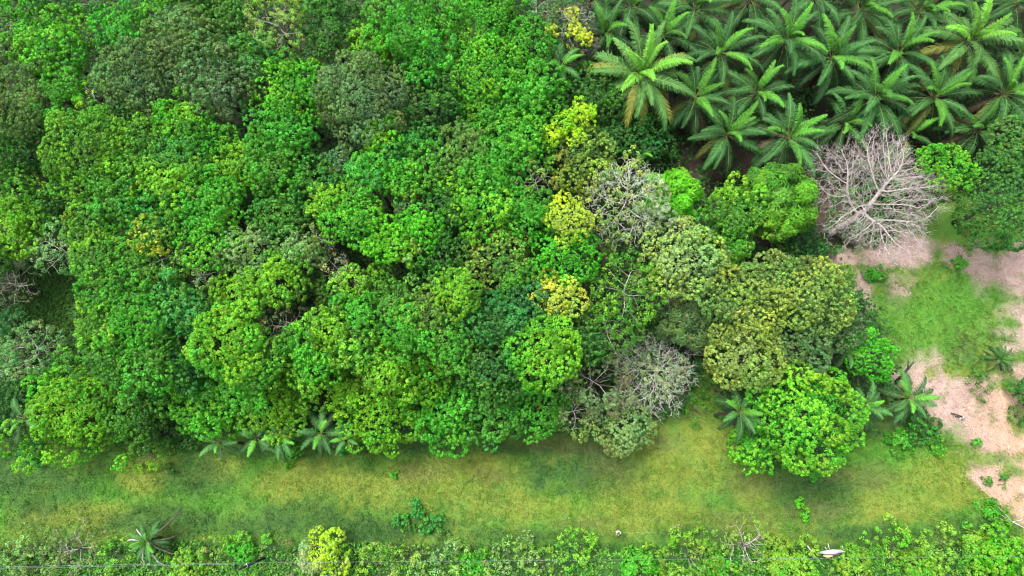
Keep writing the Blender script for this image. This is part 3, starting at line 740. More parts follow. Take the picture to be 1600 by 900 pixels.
lobed_tree([(940, 290, 24, 0, 'O', 'silver', 'khaki'), (985, 270, 18, .4, 'O', 'khaki', 'ochre'), (1020, 300, 28, .2, 'O', 'silver', 'pale'), (955, 330, 22, 0, 'O', 'khaki', 'pale'), (1000, 340, 26, 0, 'O', 'silver', 'khaki'), (1035, 345, 24, -.4, 'O', 'silver', 'grey'),
            (970, 305, 16, .5, 'O', 'ochre', 'khaki'), (930, 350, 14, -.6, 'O', 'ochre', 'khaki'), (975, 365, 22, -.8, 'O', 'khaki', 'pale'), (905, 320, 14, -.6, 'O', 'ochre', 'khaki'), (985, 245, 14, 0, 'O', 'ochre', 'pale'), (1010, 320, 18, .6, 'O', 'silver', 'khaki'), (960, 285, 20, .6, 'O', 'silver', 'khaki'), (985, 330, 20, .6, 'O', 'khaki', 'silver'), (1030, 325, 18, .3, 'O', 'silver', 'pale'), (1000, 285, 18, .6, 'O', 'silver', 'khaki')], 13,
           "pale half-bare tree with whitish twigs and khaki leaf clumps", twigs=(2200, 5.0, 8.9)).children
o = [c for c in bpy.data.objects if c.name.startswith("twigs")][-1]; o.data.materials[0] = M_SILVER

# bare trees -------------------------------------------------------------------
def bare_tree(base, lean, fork_h, cx, cy, R, top, n, label, mat, r_max, leaves=None, rt=.014, under=.5, power=2.35, bend=.5, kill=.42, twigs=100):
    """leafless tree: trunk from base, limbs grown into a dome of radius R over cx, cy"""
    rng = np.random.default_rng(int(abs(cx)*17+n)); root = thing("bare_tree", base, label, "tree", "trees without leaves")
    d = norm(rng.normal(0, 1, (n, 3))); d[:, 2] = np.where(d[:, 2] < -.35, -d[:, 2], d[:, 2])
    cl = norm(rng.normal(0, 1, (max(8, n//60), 3))); cl[:, 2] = np.where(cl[:, 2] < -.3, -cl[:, 2], cl[:, 2])
    d = norm(cl[rng.integers(0, len(cl), n)]*.9+d*.42)
    f = rng.random(n)**.55
    f = f*(1+.16*np.sin(np.arctan2(d[:, 1], d[:, 0])*5+1.3)+rng.normal(0, .05, n))
    tg = d*(.25+.75*f)[:, None]*np.array([R, R, (top-fork_h)*under])
    tg += np.array([cx-base[0], cy-base[1], fork_h+(top-fork_h)*(1-under)])
    tr = [np.array([lean[0]*t**1.3, lean[1]*t**1.3, -.2+(fork_h+.2)*t])+rng.normal(0, .06, 3)*(0 < t < 1) for t in np.linspace(0, 1, 12)]
    nodes, par = grow(rng, tg, tr, step=.30, infl=3.6, kill=kill, iters=70, wob=bend)
    nodes, par = add_twigs(rng, nodes, par, twigs, np.array([cx-base[0], cy-base[1], fork_h]))
    o = skeleton_mesh("branches", nodes, par, rt, r_max, mat, root, power=power)
    o.name = "trunk_and_branches"
    if leaves:
        out = []
        for (dx, dy, z, r, kind, c1, c2) in leaves:
            V, C = crown_leaves(rng, r, r*.7, kind, PAL[c1], PAL[c2]); out.append((V+np.array([dx, dy, z]), C))
        quads_object("leaf_clusters", np.concatenate([l[0] for l in out]), np.concatenate([l[1] for l in out]), M_LEAF, root)
    return root
b = at(1292, 368); c = at(1368, 306, 9.5)
bare_tree((b.x, b.y, 0), (1.1, .6), 7.0, c.x, c.y, 7.6, 12.4, 4600, "big leafless tree with pinkish-grey branches spread wide beside the palms", M_PALE, .34, under=.62, rt=.0065, kill=.28, twigs=5600, power=1.85)
b = at(1015, 585); c = at(1022, 585, 5)
bare_tree((b.x, b.y, 0), (.3, .2), 2.4, c.x, c.y, 4.8, 6.4, 3000, "ash-grey bare tree with a few yellow leaves at the lower forest rim", M_SILVER, .10, under=.7, rt=.008, kill=.30, twigs=800, power=1.9,
          leaves=[(-.6, .4, 5.2, 1.7, 'O', 'silver', 'pale'), (1.5, -.6, 5.2, 1.6, 'O', 'silver', 'grey'), (.2, -1.9, 5.0, 1.6, 'O', 'silver', 'khaki'), (2.6, .2, 4.8, 1.3, 'O', 'silver', 'silver'), (.5, -.5, 4.4, 1.8, 'O', 'silver', 'pale'), (-1.2, 1.8, 4.2, 1.5, 'O', 'silver', 'grey'), (2.2, .8, 4.0, 1.4, 'S', 'silver', 'pale'), (1.6, -2.4, 3.6, 1.4, 'S', 'silver', 'silver'), (-2.6, -1.2, 3.8, 1.5, 'O', 'brown', 'pale'), (1.2, 2.0, 5.2, .5, 'S', 'yel', 'gold'), (.2, 1.0, 5.2, .7, 'S', 'lime', 'khaki'), (-1.6, .5, 4.8, 1.2, 'S', 'khaki', 'pale'), (2, -1.0, 4.4, 1.1, 'S', 'pale', 'grey'), (-.4, -1.6, 4.2, 1.2, 'S', 'olive', 'lime'), (.6, 2.8, 4.2, .7, 'S', 'mid', 'lime')])
b = at(507, 372); c = at(507, 372, 12)
bare_tree((c.x, c.y, 0), (0, 0), 9.5, c.x, c.y, 1.6, 13.6, 160, "small bare twiggy grey tree poking out of the middle of the forest", M_GREYTWIG, .1, kill=.3)
b = at(1086, 545, 3); 
bare_tree((b.x, b.y, 0), (.1, .1), 2.0, b.x, b.y, 2.2, 4.6, 150, "little pale bare tree in the shade left of the right-hand group", M_PALE, .07, kill=.3)

# ------------------------------------------------------------------ palms
rng = np.random.default_rng(11)
CLS = 9
def frond_set(nm, L, e_hi, e_lo, curl, nleaf, ll, lw, **k):
    out = []
    for i in range(CLS):
        u = i/(CLS-1)
        out.append([frond_mesh("frond", rng, L*(.82+.18*min(1, u*3)), math.radians(e_hi+(e_lo-e_hi)*u**.8), curl*(.75+.45*u*(1-u)*2), nleaf, ll*(.8+.2*min(1, u*3)), lw, **k) for v in range(2)])
    return out
OIL = frond_set("oil", 5.8, 82, -30, 1.45, 70, .86, .078, droop=.8, plume=.30, fwd=(1.15, .45), bow=1.7)
COCO = frond_set("coco", 3.9, 78, -5, 1.35, 46, .80, .07, droop=.7, plume=.12, fwd=(1.15, .45))
F_YOUNG, F_MID, F_OLD_SHADE, F_DARK, F_YEL, F_DRY = (.038, .130, .014), (.021, .068, .0165), (.013, .036, .010), (.008, .026, .010), (.052, .074, .015), (.055, .042, .027)
def trunk_mesh(h, r):
    V, F = [], []; n = 14
    pts = [(0, 0, -.3+(h+.3)*i/n) for i in range(n+1)]
    tube(pts, [r*(1.25-.3*i/n)*(1.12 if i % 2 else .95) for i in range(n+1)], 10, True, V, F)
    return V, F
def palm(px, py, h, nf, label, scale=1.0, fronds=OIL, kind="oil_palm", group="oil palms of the plantation", yellow=.1, dark=.3, dry=.06, spin=0.0, r=.30, tone=1.0, lo=0, seed=None):
    rg = random.Random(seed if seed is not None else px*31+py)
    p = at(px, py, h+.4)
    root = thing(kind, (p.x, p.y, 0), label, "palm", group)
    palm_tone = rg.uniform(.86, 1.14)
    V, F = trunk_mesh(h, r); mesh_object("trunk", V, F, M_PALMTRUNK, root)
    for i in range(nf):
        u = (i+.5)/nf
        cl = min(CLS-1, max(lo, int(u*CLS+rg.uniform(-.4, .4))))
        o = bpy.data.objects.new("frond", rg.choice(fronds[cl])); COL.objects.link(o); o.parent = root
        o.location = (0, 0, h-.35*u); s = scale*rg.uniform(.86, 1.08)
        o.rotation_euler = (rg.uniform(-.25, .25), rg.uniform(-.22, .20), spin+i*2.39996+rg.uniform(-.3, .3)); o.scale = (s, s, s)
        if u < .16: c = F_YOUNG
        elif u < .55: c = F_MID
        else: c = F_OLD_SHADE  # lower fronds: older green, darkened further for the shade they hang in
        if rg.random() < dark: c = tuple(.6*a+.4*b for a, b in zip(c, F_DARK))
        if u > .5 and rg.random() < yellow*2: c = F_YEL; o["label"] = "yellowing frond"
        if u > .85 and rg.random() < dry*6: c = F_DRY; o["label"] = "dry brown frond"
        k = rg.uniform(.8, 1.22)*tone*palm_tone
        wk = 1.35 if tone > 1.3 and r > .2 else 1.0      # the palest palms are yellower too
        o.color = (c[0]*k*wk, c[1]*k*(1+(wk-1)*.3), c[2]*k, 1)
    return root
PALMS = [
 (1003, 116, 9.5, 44, 1.22, .35, 0, "biggest oil palm, pale green with yellowing lower fronds, nearest the forest"),
 (1126, 80, 8, 34, 1.02, .05, .5, "deep green oil palm right of the biggest yellowing palm"),
 (1087, 150, 7.5, 30, .95, .12, .3, "oil palm with dangling brown fronds, lower right of the biggest palm"),
 (1183, 143, 7.5, 34, .92, .15, .2, "oil palm just above the lowest palm of the left rows"),
 (1138, 208, 7, 32, .95, .22, .1, "lowest oil palm of the left rows with a bright green heart, beside bare soil"),
 (987, 8, 8, 30, 1.0, .06, .6, "dark oil palm cut by the top edge, leftmost but one"),
 (1037, 52, 7.5, 28, .98, .02, .5, "upright blue-green oil palm directly above the biggest one"),
 (1087, 12, 8, 30, 1.0, .08, .4, "oil palm at the top edge above the deep green one"),
 (950, 50, 7, 22, .92, 0, .5, "leftmost oil palm, half hidden behind the yellow-leaved brown tree"),
 (1176, -4, 8, 30, 1.0, .06, .5, "oil palm cut by the top edge, above and left of the full green one"),
 (1229, 62, 8.5, 38, 1.02, .12, .1, "full green oil palm with a star of fronds, second row from the top"),
 (1303, 88, 8, 34, 1.0, .08, .25, "oil palm with a bright knob at its heart, between two star-shaped palms"),
 (1232, 212, 7.5, 34, 1.0, .08, .2, "oil palm directly above the feathery tree, left of the bare tree"),
 (1370, 150, 8, 36, 1.04, .02, .35, "broad deep green oil palm right above the bare tree"),
 (1407, 80, 8.5, 32, 1.0, .02, .3, "oil palm with one lime green young frond, upper right"),
 (1517, 64, 9.5, 40, 1.15, .15, 0, "tallest pale green oil palm at the upper right with a long star of fronds"),
 (1463, 150, 8, 36, .98, .3, 0, "yellow-green oil palm above the bright round tree"),
 (1572, 144, 8.5, 34, 1.0, .05, 0, "light green oil palm at the right edge above the huge tree"),
 (1347, 14, 8, 34, 1.0, .04, .3, "oil palm at the top edge, above the broad deep green one"),
 (1440, 18, 8, 30, 1.0, .02, .7, "shadowy oil palm at the top edge left of the tallest pale one"),
 (1532, 200, 6.5, 26, .92, .05, .5, "low dark oil palm squeezed above the huge right-edge tree"),
 (1322, 192, 6, 22, .85, .04, .3, "small oil palm half hidden behind the top of the bare tree"),
 (1592, 4, 8, 30, 1.0, .02, .7, "dark oil palm in the top right corner"),
 (1276, -6, 8, 30, 1.0, .06, .4, "oil palm cut by the top edge above the knob-hearted one"),
 (1600, 84, 7.5, 26, .95, .02, .6, "dark oil palm cut by the right edge above the light green one"),
 (1420, 208, 5.5, 18, .8, .1, .4, "low oil palm between the bare tree and the bright round tree"),
 (925, -8, 7.5, 24, .95, 0, .5, "oil palm cut by the top edge next to the forest, farthest left"),
 (1380, 262, 4.5, 16, .75, 0, .3, "young oil palm growing beneath the branches of the bare tree"),
 (1500, -30, 8, 28, 1.0, .05, .3, "fronds hanging in from the top edge behind the tallest pale oil palm"),
 (1640, 180, 8, 26, 1.0, .05, .3, "oil palm at the right edge of which only frond tips show above the huge tree"),
]
for (px, py, h, nf, s, ye, dk, lab) in PALMS:
    palm(px, py, h, int(nf*.88), lab, scale=s, yellow=ye, dark=dk, dry=.10, spin=(px*.37) % 6.28, tone=1.45 if ye > .13 and h > 9 else 1.0)
COCOS = [
 (876, 100, 10, 14, .85, "small slender palm at the forest rim below the yellow-leaved brown tree"),
 (1158, 642, 9, 15, .80, "coconut palm leaning out left of the very large round lime tree"),
 (1424, 622, 3.6, 17, .85, "leafy coconut palm standing at the edge of the bare soil"),
 (1356, 634, 7, 12, .75, "shaded small palm right behind the very large round lime tree"),
 (34, 654, 7.5, 10, .75, "pale palm peeping out left of the bottom left lime tree"),
 (500, 676, 6.6, 14, .80, "coconut palm showing its fronds below the lime tree of the lower rim"),
 (436, 682, 6.4, 13, .72, "coconut palm at the lower rim, next left of the fully visible one"),
 (398, 684, 6.2, 11, .65, "leftmost coconut palm of the lower rim, mostly under leaves"),
 (540, 684, 6, 10, .6, "small coconut palm tucked left of the big fine lime tree's foot"),
 (1004, 238, 6, 9, .6, "thin palm between the blue-green low tree and the half-bare tree"),
 (1108, 352, 5, 8, .55, "palm with two pale fronds in the gap left of the lime-green pair tree"),
 (1328, 548, 7, 9, .6, "bluish palm tips squeezed between the group and the narrow vivid tree"),
 (340, 692, 6, 9, .6, "low palm under the bright lower-rim tree"),
]
for (px, py, h, nf, s, lab) in COCOS:
    palm(px, py, h, nf, lab, scale=s, fronds=COCO, kind="coconut_palm", group="coconut palms around the plot", yellow=.03, dark=.15, dry=.02, spin=px*.7, r=.13, tone=1.35)
# the palm by the lower margin, with dead fronds sticking out
p0 = palm(228, 846, 2.6, 20, "half-dead palm with grey broken fronds in the lower left margin", scale=.66, fronds=COCO, kind="coconut_palm", group="coconut palms around the plot", yellow=.02, dark=.3, dry=0, spin=1.0, r=.16, tone=1.1)
for ang, L in ((.72, 4.4), (2.5, 2.4), (-.55, 4.0), (3.05, 3.0), (-1.15, 3.4), (.05, 3.0), (-1.9, 2.8)):
    V, F = [], []
    tube([(.1*math.cos(ang), .1*math.sin(ang), 2.5), (L*.35*math.cos(ang), L*.35*math.sin(ang), 2.7), (L*.7*math.cos(ang+.05), L*.7*math.sin(ang+.05), 2.2), (L*math.cos(ang+.16), L*math.sin(ang+.16), 1.3)], [.06, .075, .09, .03], 6, True, V, F)
    o = mesh_object("dead_frond", V, F, M_BARK if ang in (.72, -.55, .05) else M_GREYTWIG, p0); o["label"] = "dry grey frond rib"
# fan of strap leaves on the bare soil
p0 = palm(1566, 560, .5, 22, "bushy dark green strap-leaved plant on the bare soil at the right", scale=.52, fronds=COCO, kind="strap_leaved_plant", group=None, yellow=.08, dark=.5, dry=.05, spin=.4, r=.10)
p0["category"] = "plant"

# ------------------------------------------------------------------ shrubs, weeds and small plants
SHRUBS = """
505 866 40 4.2 F yel silver|round pale shrub with whitish stems on its left, in the bottom margin
900 852 33 3.4 O plime vivid|bright green shrub in the bottom margin below the small standing person
1165 852 44 4.6 S plime khaki|open shrub with pale bare stems and few leaves, bottom margin right of centre
590 884 39 2.8 O plime khaki|loose light green shrub right of the round pale one
690 878 41 2.8 O pale plime|thin pale green shrub in the bottom margin left of centre
790 884 46 2.8 O pale plime|pale twiggy shrub at the bottom edge, exactly mid-frame
1080 872 48 3.0 O plime bright|fresh green shrub left of the open pale-stemmed one
1402 852 41 3.9 O plime vivid|tall vivid shrub standing out of the bottom margin at the right
1482 862 44 3.0 O plime bright|lime shrub right of the tall vivid one
1562 872 48 3.0 B vivid plime|dense vivid shrub in the bottom right corner
1230 884 44 2.5 B plime bright|low dense shrub just left below the bleached log
332 868 30 2.3 O plime khaki|yellowish shrub right of the half-dead palm
62 872 44 2.8 O pale khaki|pale loose shrub in the bottom left corner, second from the edge
122 858 41 2.5 S tan pale|dry brownish thin shrub in the bottom left margin
18 876 39 2.5 O pale plime|pale green shrub in the bottom left corner at the very edge
1340 884 39 2.5 B plime bright|low bright shrub right below the bleached log
1000 888 39 2.3 B bright plime|mid green low shrub below the bare soil scrap of the bottom margin
440 880 33 2.1 S tan mid|brown-stemmed thin weed shrub left of the round pale one
180 866 28 2.3 O plime bright|green shrub directly left of the half-dead palm
290 888 33 2.1 B plime bright|low green shrub below-right of the half-dead palm
380 862 28 1.8 B bright plime|small green shrub above the dark pole
740 888 33 2.1 B bright plime|low dark green shrub between two pale bottom shrubs
850 884 30 2.1 O plime khaki|thin lime shrub left below the bright one under the person
1130 888 33 2.3 B bright plime|low green shrub at the bottom edge under the pale-stemmed one
1440 890 37 2.3 B plime bright|low lush shrub below the tall vivid one
1520 846 26 2.1 B plime bright|small shrub at the top of the bottom margin near the right corner
640 862 26 1.8 S plime tan|sparse yellow-green shrub above two pale bottom shrubs
540 890 26 1.8 B mid blue|bluish green low shrub right below the round pale shrub
232 708 34 1.6 O lime mid|low lime bush in the grass at the forest foot, left part
16 694 26 1.6 O blue pale|bluish low bush in the grass at the left edge
52 708 24 1.5 B blue mid|small blue-green bush below the bottom left lime tree
290 686 30 2 B dark mid|dark low bush in the shade of the lower left rim
452 702 24 1.4 L bright vivid|bright low bush under the coconut fronds of the lower rim
536 698 12 1.2 B blue bright|little bluish bush at the left foot of the big fine lime tree
1440 664 32 1.1 B dark bright|dark creeper mound under the leafy coconut palm
1465 700 14 .8 B bright lime|small bright bush at the corner where grass meets bare soil
1410 688 26 .7 B bright mid|low spreading bush between the coconut palm and the grass
1500 411 11 .8 B vivid bright|small vivid bush on the pinkish soil under the huge tree
1527 692 8 .7 B bright vivid|little round green plant alone on the bare soil
1252 788 11 .9 B vivid lime|upper of two small lime bushes on the dark grass
1259 805 9 .8 B vivid lime|lower of two small lime bushes on the dark grass
1272 743 9 .7 B bright blue|small green bush just below the very large round lime tree
1543 752 8 .6 B mid bright|left of two small dark plants on the soil beside the grass line
1565 750 9 .7 B bright blue|right of two small dark plants on the soil beside the grass line
648 786 11 1.2 B blue bright|tallest of the weed saplings in the grass, top one
652 803 12 1.1 B blue bright|weed sapling in the middle of the grass cluster
624 812 12 1.0 B blue bright|leftmost weed sapling of the grass cluster
640 822 9 .9 B mid blue|small dark weed sapling at the bottom of the grass cluster
684 812 12 1.1 B blue bright|rightmost weed sapling of the grass cluster
668 824 11 1.0 B blue bright|weed sapling left of the rightmost one
688 826 8 .9 B mid blue|smallest weed sapling below the rightmost one
615 742 7 .6 B bright lime|tiny bright weed on the yellow grass, left of centre
1530 600 20 1.1 O olive mid|olive bush below the strap-leaved plant on the soil
1505 540 30 1.0 S olive khaki|olive brushy shrub at the lower edge of the small lawn
1365 430 16 .5 B bright mid|low green patch of leaves at the upper left of the small lawn
1372 312 52 3.6 O mid bright|green scrub growing beneath the big bare tree
1330 340 40 3 O mid dark|dark scrub around the foot of the big bare tree
1430 320 34 2.6 O mid pale|pale green scrub under the right side of the big bare tree
1180 300 30 3 T dark mid|shadowed scrub between the lowest palm and the feathery pair
1042 232 22 3 T dark blue|dark scrub left of the bare palm-grove soil
1085 640 26 1.4 O mid bright|green weedy scrub right of the ash-grey bare tree
1120 610 26 1.6 O dark mid|dark weedy scrub left of the coconut palm that leans out
1300 400 22 1.2 O mid dark|dark low scrub below the big bare tree's trunk
1550 800 20 .7 B bright mid|low green plant by the pale fallen branch at the right
1590 650 16 .8 O dark olive|dark low scrub on the orange soil near the right edge
"""
for ln in SHRUBS.strip().splitlines():
    a, label = ln.split("|"); a = a.split()
    px, py, rpx, h = int(a[0]), int(a[1]), float(a[2]), float(a[3])
    rng = np.random.default_rng(px*7919+py*131)
    plant("shrub" if rpx > 13 else "small_plant", px, py, rpx, h, a[4], a[5], a[6], label, "shrub" if rpx > 13 else "plant", "shrubs and weeds in the open", rng, trunk=False, grow_by=1.05)
    root = bpy.data.objects[-1] if False else None
# stems for the shrubs
for o in [o for o in COL.objects if o.name.split(".")[0] in ("shrub", "small_plant")]:
    cr = [c for c in o.children if c.name.startswith("crown")][0]
    top = max(v[2] for v in cr.bound_box); rad = max(v[0] for v in cr.bound_box)
    rng = np.random.default_rng(len(o["label"])*77); V, F = [], []
    for k in range(5):
        a = k*1.256+rng.uniform(0, .8); e = np.array([math.cos(a), math.sin(a), 0])
        tube([e*.04+np.array([0, 0, -.15]), e*rad*.22+np.array([0, 0, top*.45]), e*rad*.5+np.array([0, 0, top*.82])], [.035, .025, .010], 5, False, V, F)
    mesh_object("stems", V, F, M_GREYTWIG if "whitish" in o["label"] or "pale-stemmed" in o["label"] or "pale bare" in o["label"] else M_BARK, o)
def extra_twigs(o, n, R, h, mat, seed, dx=0, dy=0):
    rng = np.random.default_rng(seed)
    d = norm(rng.normal(0, 1, (n, 3))); d[:, 2] = np.abs(d[:, 2])*.9
    tg = d*R*rng.uniform(.5, 1.05, (n, 1))+np.array([dx, dy, h*.25])
    nodes, par = grow(rng, tg, [(dx*.3, dy*.3, 0), (dx*.5, dy*.5, h*.2)], step=.28, infl=3, kill=.32, iters=40)
    s = skeleton_mesh("bare_stems", nodes, par, .016, .07, mat, o); return s
for o in list(COL.objects):
    l = o.get("label", "")
    if l.startswith("round pale shrub"): extra_twigs(o, 330, 2.3, 3.6, M_PALE, 5, -.9, -.5)
    if l.startswith("open shrub with pale"): extra_twigs(o, 120, 2.9, 4.2, M_PALE, 6)
    if l.startswith("dry brownish thin"): extra_twigs(o, 120, 2.4, 2.0, M_GREYTWIG, 7)

# ------------------------------------------------------------------ utility pole with its two cables
top = at(373, 890, 7.6)
V, F = [], []
tube([(0, 0, -.3), (0, 0, 2.5), (0, 0, 5.2), (0, 0, 7.6)], [.15, .14, .125, .11], 12, True, V, F)
pole = thing("utility_pole", (top.x, top.y, 0), "dark wooden utility pole rising from the weeds in the bottom margin", "pole")
M_POLE = rough_mat("tarred_wood", (.006, .006, .006), (.022, .020, .018), 14, stretch=(1, 1, .15))
M_METAL = rough_mat("galvanised_steel", (.25, .26, .27), (.40, .41, .42), 20, rough=.45)
M_WIRE = rough_mat("cable_sheath", (.055, .08, .08), (.09, .12, .12), 2, rough=.5)
mesh_object("post", V, F, M_POLE, pole)
V, F = [], []
tube([(0, 0, 5.55), (0, 0, 5.63)], [.15, .15], 12, True, V, F); tube([(.0, .12, 5.59), (0, .30, 5.59)], [.03, .03], 6, True, V, F)
mesh_object("clamp", V, F, M_METAL, pole)
zc = 5.6
def cable(pxs, z, off, label):
    a, b_ = at(pxs[0][0], pxs[0][1], z), at(pxs[1][0], pxs[1][1], z)
    m = Vector((top.x, top.y+off, z))
    pts = []
    for s, e in ((a, m), (m, b_)):
        for i in range(13):
            u = i/12; q = s.lerp(e, u); q.z -= .55*4*u*(1-u)*.5; pts.append(tuple(q-a)) if not (pts and i == 0) else None
    V, F = [], []; tube(pts, [.013]*len(pts), 6, True, V, F)
    o = mesh_object("power_cable", V, F, M_WIRE); o.location = a
    tag(o, label, "cable", "cables on the utility pole"); return o
cable([(-160, 889), (1790, 869)], zc, .3, "pale overhead cable crossing the whole bottom margin past the pole")
cable([(-160, 892), (393, 885)], zc-.25, .16, "second pale cable, seen only left of the pole")

# ------------------------------------------------------------------ things lying about
def rock_log(name, pts, rads, mat, parent=None, sides=9, seed=1):
    rng = np.random.default_rng(seed); V, F = [], []
    tube(pts, rads, sides, True, V, F); V = [np.array(v)+rng.normal(0, .02, 3) for v in V]
    return mesh_object(name, V, F, mat, parent)
M_BLEACH = rough_mat("bleached_wood", (.14, .14, .14), (.26, .255, .255), 5, stretch=(.3, 1, 1))
M_HEART = rough_mat("orange_heartwood", (.26, .13, .06), (.36, .21, .11), 6, stretch=(.3, 1, 1))
p = at(1292, 863, .9)
t_ = thing("broken_log", (p.x, p.y, 0), "bleached white broken log with an orange split end among the weeds", "log")
rock_log("log", [(-1.15, .05, 1.5), (-.5, .12, 1.75), (.3, .18, 1.8), (1.1, .22, 1.7), (1.7, .2, 1.6)], [.09, .22, .25, .16, .05], M_BLEACH, t_)
rock_log("split_heartwood", [(-.75, -.26, 1.6), (-.3, -.30, 1.72), (.25, -.22, 1.72)], [.06, .15, .08], M_HEART, t_, seed=2)
rock_log("dark_bark", [(.1, -.14, 1.62), (.7, -.08, 1.72), (1.3, -.02, 1.62)], [.12, .20, .08], M_CHAR, t_, seed=3)
rock_log("snapped_branch", [(-.05, .4, 1.75), (-.2, .75, 1.9), (-.25, 1.05, 2.0)], [.07, .05, .02], M_BLEACH, t_, seed=4)
rock_log("snapped_branch", [(-.3, .35, 1.7), (-.55, .7, 1.85)], [.05, .02], M_BLEACH, t_, seed=5)
p = at(1269, 864, 1.2)
t_ = rock_log("fallen_branch", [(-.55, .75, 1.4), (-.1, .1, 1.55), (.35, -.65, 1.3)], [.05, .07, .03], M_PALE, seed=6); t_.location = (p.x, p.y, 0)
tag(t_, "short pale stick leaning left of the bleached log", "branch", "fallen pale branches")
p = at(1317, 862, 1.0)
t_ = rock_log("fallen_branch", [(-.05, .7, 1.1), (0, .1, 1.25), (.06, -.6, 1.0)], [.03, .05, .03], M_PALE, seed=7); t_.location = (p.x, p.y, 0)
tag(t_, "short grey stick standing right of the bleached log", "branch", "fallen pale branches")
p = at(1580, 815)
V, F = [], []
for k, (a, L) in enumerate(((2.3, 3.0), (2.6, 2.0), (-.5, 2.4), (.2, 1.6), (3.0, 1.5))):
    e = np.array([math.cos(a), math.sin(a), 0]); tube([(0, 0, .15), e*L*.5+np.array([0, 0, .3]), e*L+np.array([0, .15, .18])], [.06, .045, .012], 6, True, V, F)
t_ = mesh_object("fallen_branch", V, F, M_PALE); t_.location = p
tag(t_, "forked pale branch lying in the lower right corner below the soil", "branch", "fallen pale branches")
p = at(1055, 823)
t_ = rock_log("fallen_branch", [(-.45, -.2, .05), (0, .05, .08), (.5, .25, .05)], [.02, .025, .01], M_PALE, seed=8); t_.location = p
tag(t_, "thin pale twig lying alone on the grass right of the person", "branch", "fallen pale branches")
# scorched wood on the bare soil
p = at(1496, 649)
t_ = thing("burnt_wood", (p.x, p.y, 0), "dark scorched log with charred scraps lying on the pale bare soil", "log")
rock_log("log", [(-.75, .22, .08), (-.1, .05, .10), (.45, -.15, .09)], [.07, .085, .06], M_CHAR, t_, seed=9)
for k, (x, y, l, a) in enumerate(((.0, -.2, .5, -.4), (.35, -.35, .45, -.7), (.55, -.45, .4, .3), (.2, -.4, .3, 1.2), (-.3, -.1, .4, -.2), (.62, -.25, .35, 1.5))):
    e = np.array([math.cos(a), math.sin(a), 0])*l*.5
    rock_log("charred_scrap", [np.array([x, y, .06])-e, np.array([x, y, .09]), np.array([x, y, .05])+e], [.03, .07, .03], M_CHAR if k % 2 == 0 else M_GREYTWIG, t_, seed=20+k)
# the dead snag by the vivid tree
b = at(1398, 600)
t_ = thing("dead_snag", (b.x, b.y, 0), "dark broken dead trunk leaning beside the narrow vivid green tree", "tree")
rock_log("trunk", [(0, 0, -.1), (.35, .9, 1.2), (.55, 1.6, 2.2), (.85, 2.2, 2.9)], [.20, .17, .13, .05], M_CHAR, t_, seed=31)
rock_log("branch", [(.5, 1.4, 2.0), (.95, 1.8, 2.6), (1.35, 2.3, 2.8)], [.08, .06, .02], M_GREYTWIG, t_, seed=32)
rock_log("branch", [(.5, 1.5, 2.1), (.3, 2.0, 2.7), (.25, 2.6, 2.9)], [.07, .05, .02], M_CHAR, t_, seed=33)
b = at(1395, 618, .3)
t_ = rock_log("dry_frond", [(-1.1, .1, .2), (-.3, .05, .55), (.6, -.15, .5)], [.03, .08, .07], rough_mat("dry_brown_frond", (.16, .09, .07), (.34, .22, .18), 5), seed=34); t_.location = (b.x, b.y, 0)
tag(t_, "brown dry frond lying left of the leafy coconut palm", "frond")
# garden hose or cord on the grass by the person
a, b = at(971, 833), at(1026, 832)
V, F = [], []
tube([tuple((a.lerp(b, i/16)-a)+Vector((0, .08*math.sin(i*1.1), .07))) for i in range(17)], [.010]*17, 6, True, V, F)
t_ = mesh_object("cord", V, F, rough_mat("yellow_cord", (.22, .24, .08), (.30, .30, .12), 3)); t_.location = a
tag(t_, "thin pale yellow cord lying straight on the grass beside the person", "cord")

# ------------------------------------------------------------------ the person flying the camera, seen from straight above
def skin_mesh(name, joints, edges, radii, mat, parent, sub=2, root=0):
    me = bpy.data.meshes.new(name); me.from_pydata(joints, edges, []); me.update()
    o = link(name, me, parent)
    m = o.modifiers.new("skin", 'SKIN'); m.use_smooth_shade = True
    for i, r in enumerate(radii):
        me.skin_vertices[0].data[i].radius = (r, r) if not isinstance(r, tuple) else r
        me.skin_vertices[0].data[i].use_root = i == root
    s = o.modifiers.new("sub", 'SUBSURF'); s.levels = sub; s.render_levels = sub
    me.materials.append(mat); return o
M_SKIN = rough_mat("skin", (.32, .18, .11), (.38, .22, .14), 12, rough=.5, bump=.05)
M_HAIR = rough_mat("black_hair", (.006, .006, .008), (.020, .018, .018), 40, rough=.4, stretch=(1, 1, .2))
M_SHIRT = rough_mat("pale_blue_shirt_cloth", (.36, .42, .50), (.46, .50, .56), 6, rough=.8)
M_JEANS = rough_mat("dark_trouser_cloth", (.03, .04, .06), (.06, .07, .10), 10, rough=.8)
M_SHOE = rough_mat("shoe_rubber", (.03, .03, .03), (.06, .06, .06), 10)
M_BLACKP = rough_mat("dark_plastic", (.02, .02, .022), (.03, .03, .033), 10, rough=.4)
p = at(963.5, 829.5)
per = thing("person", (p.x, p.y, 0), "small black-haired person in a pale blue shirt standing alone on the grass", "person")
per.rotation_euler = (0, 0, math.radians(-18))       # looks towards the lower margin, down at the hands
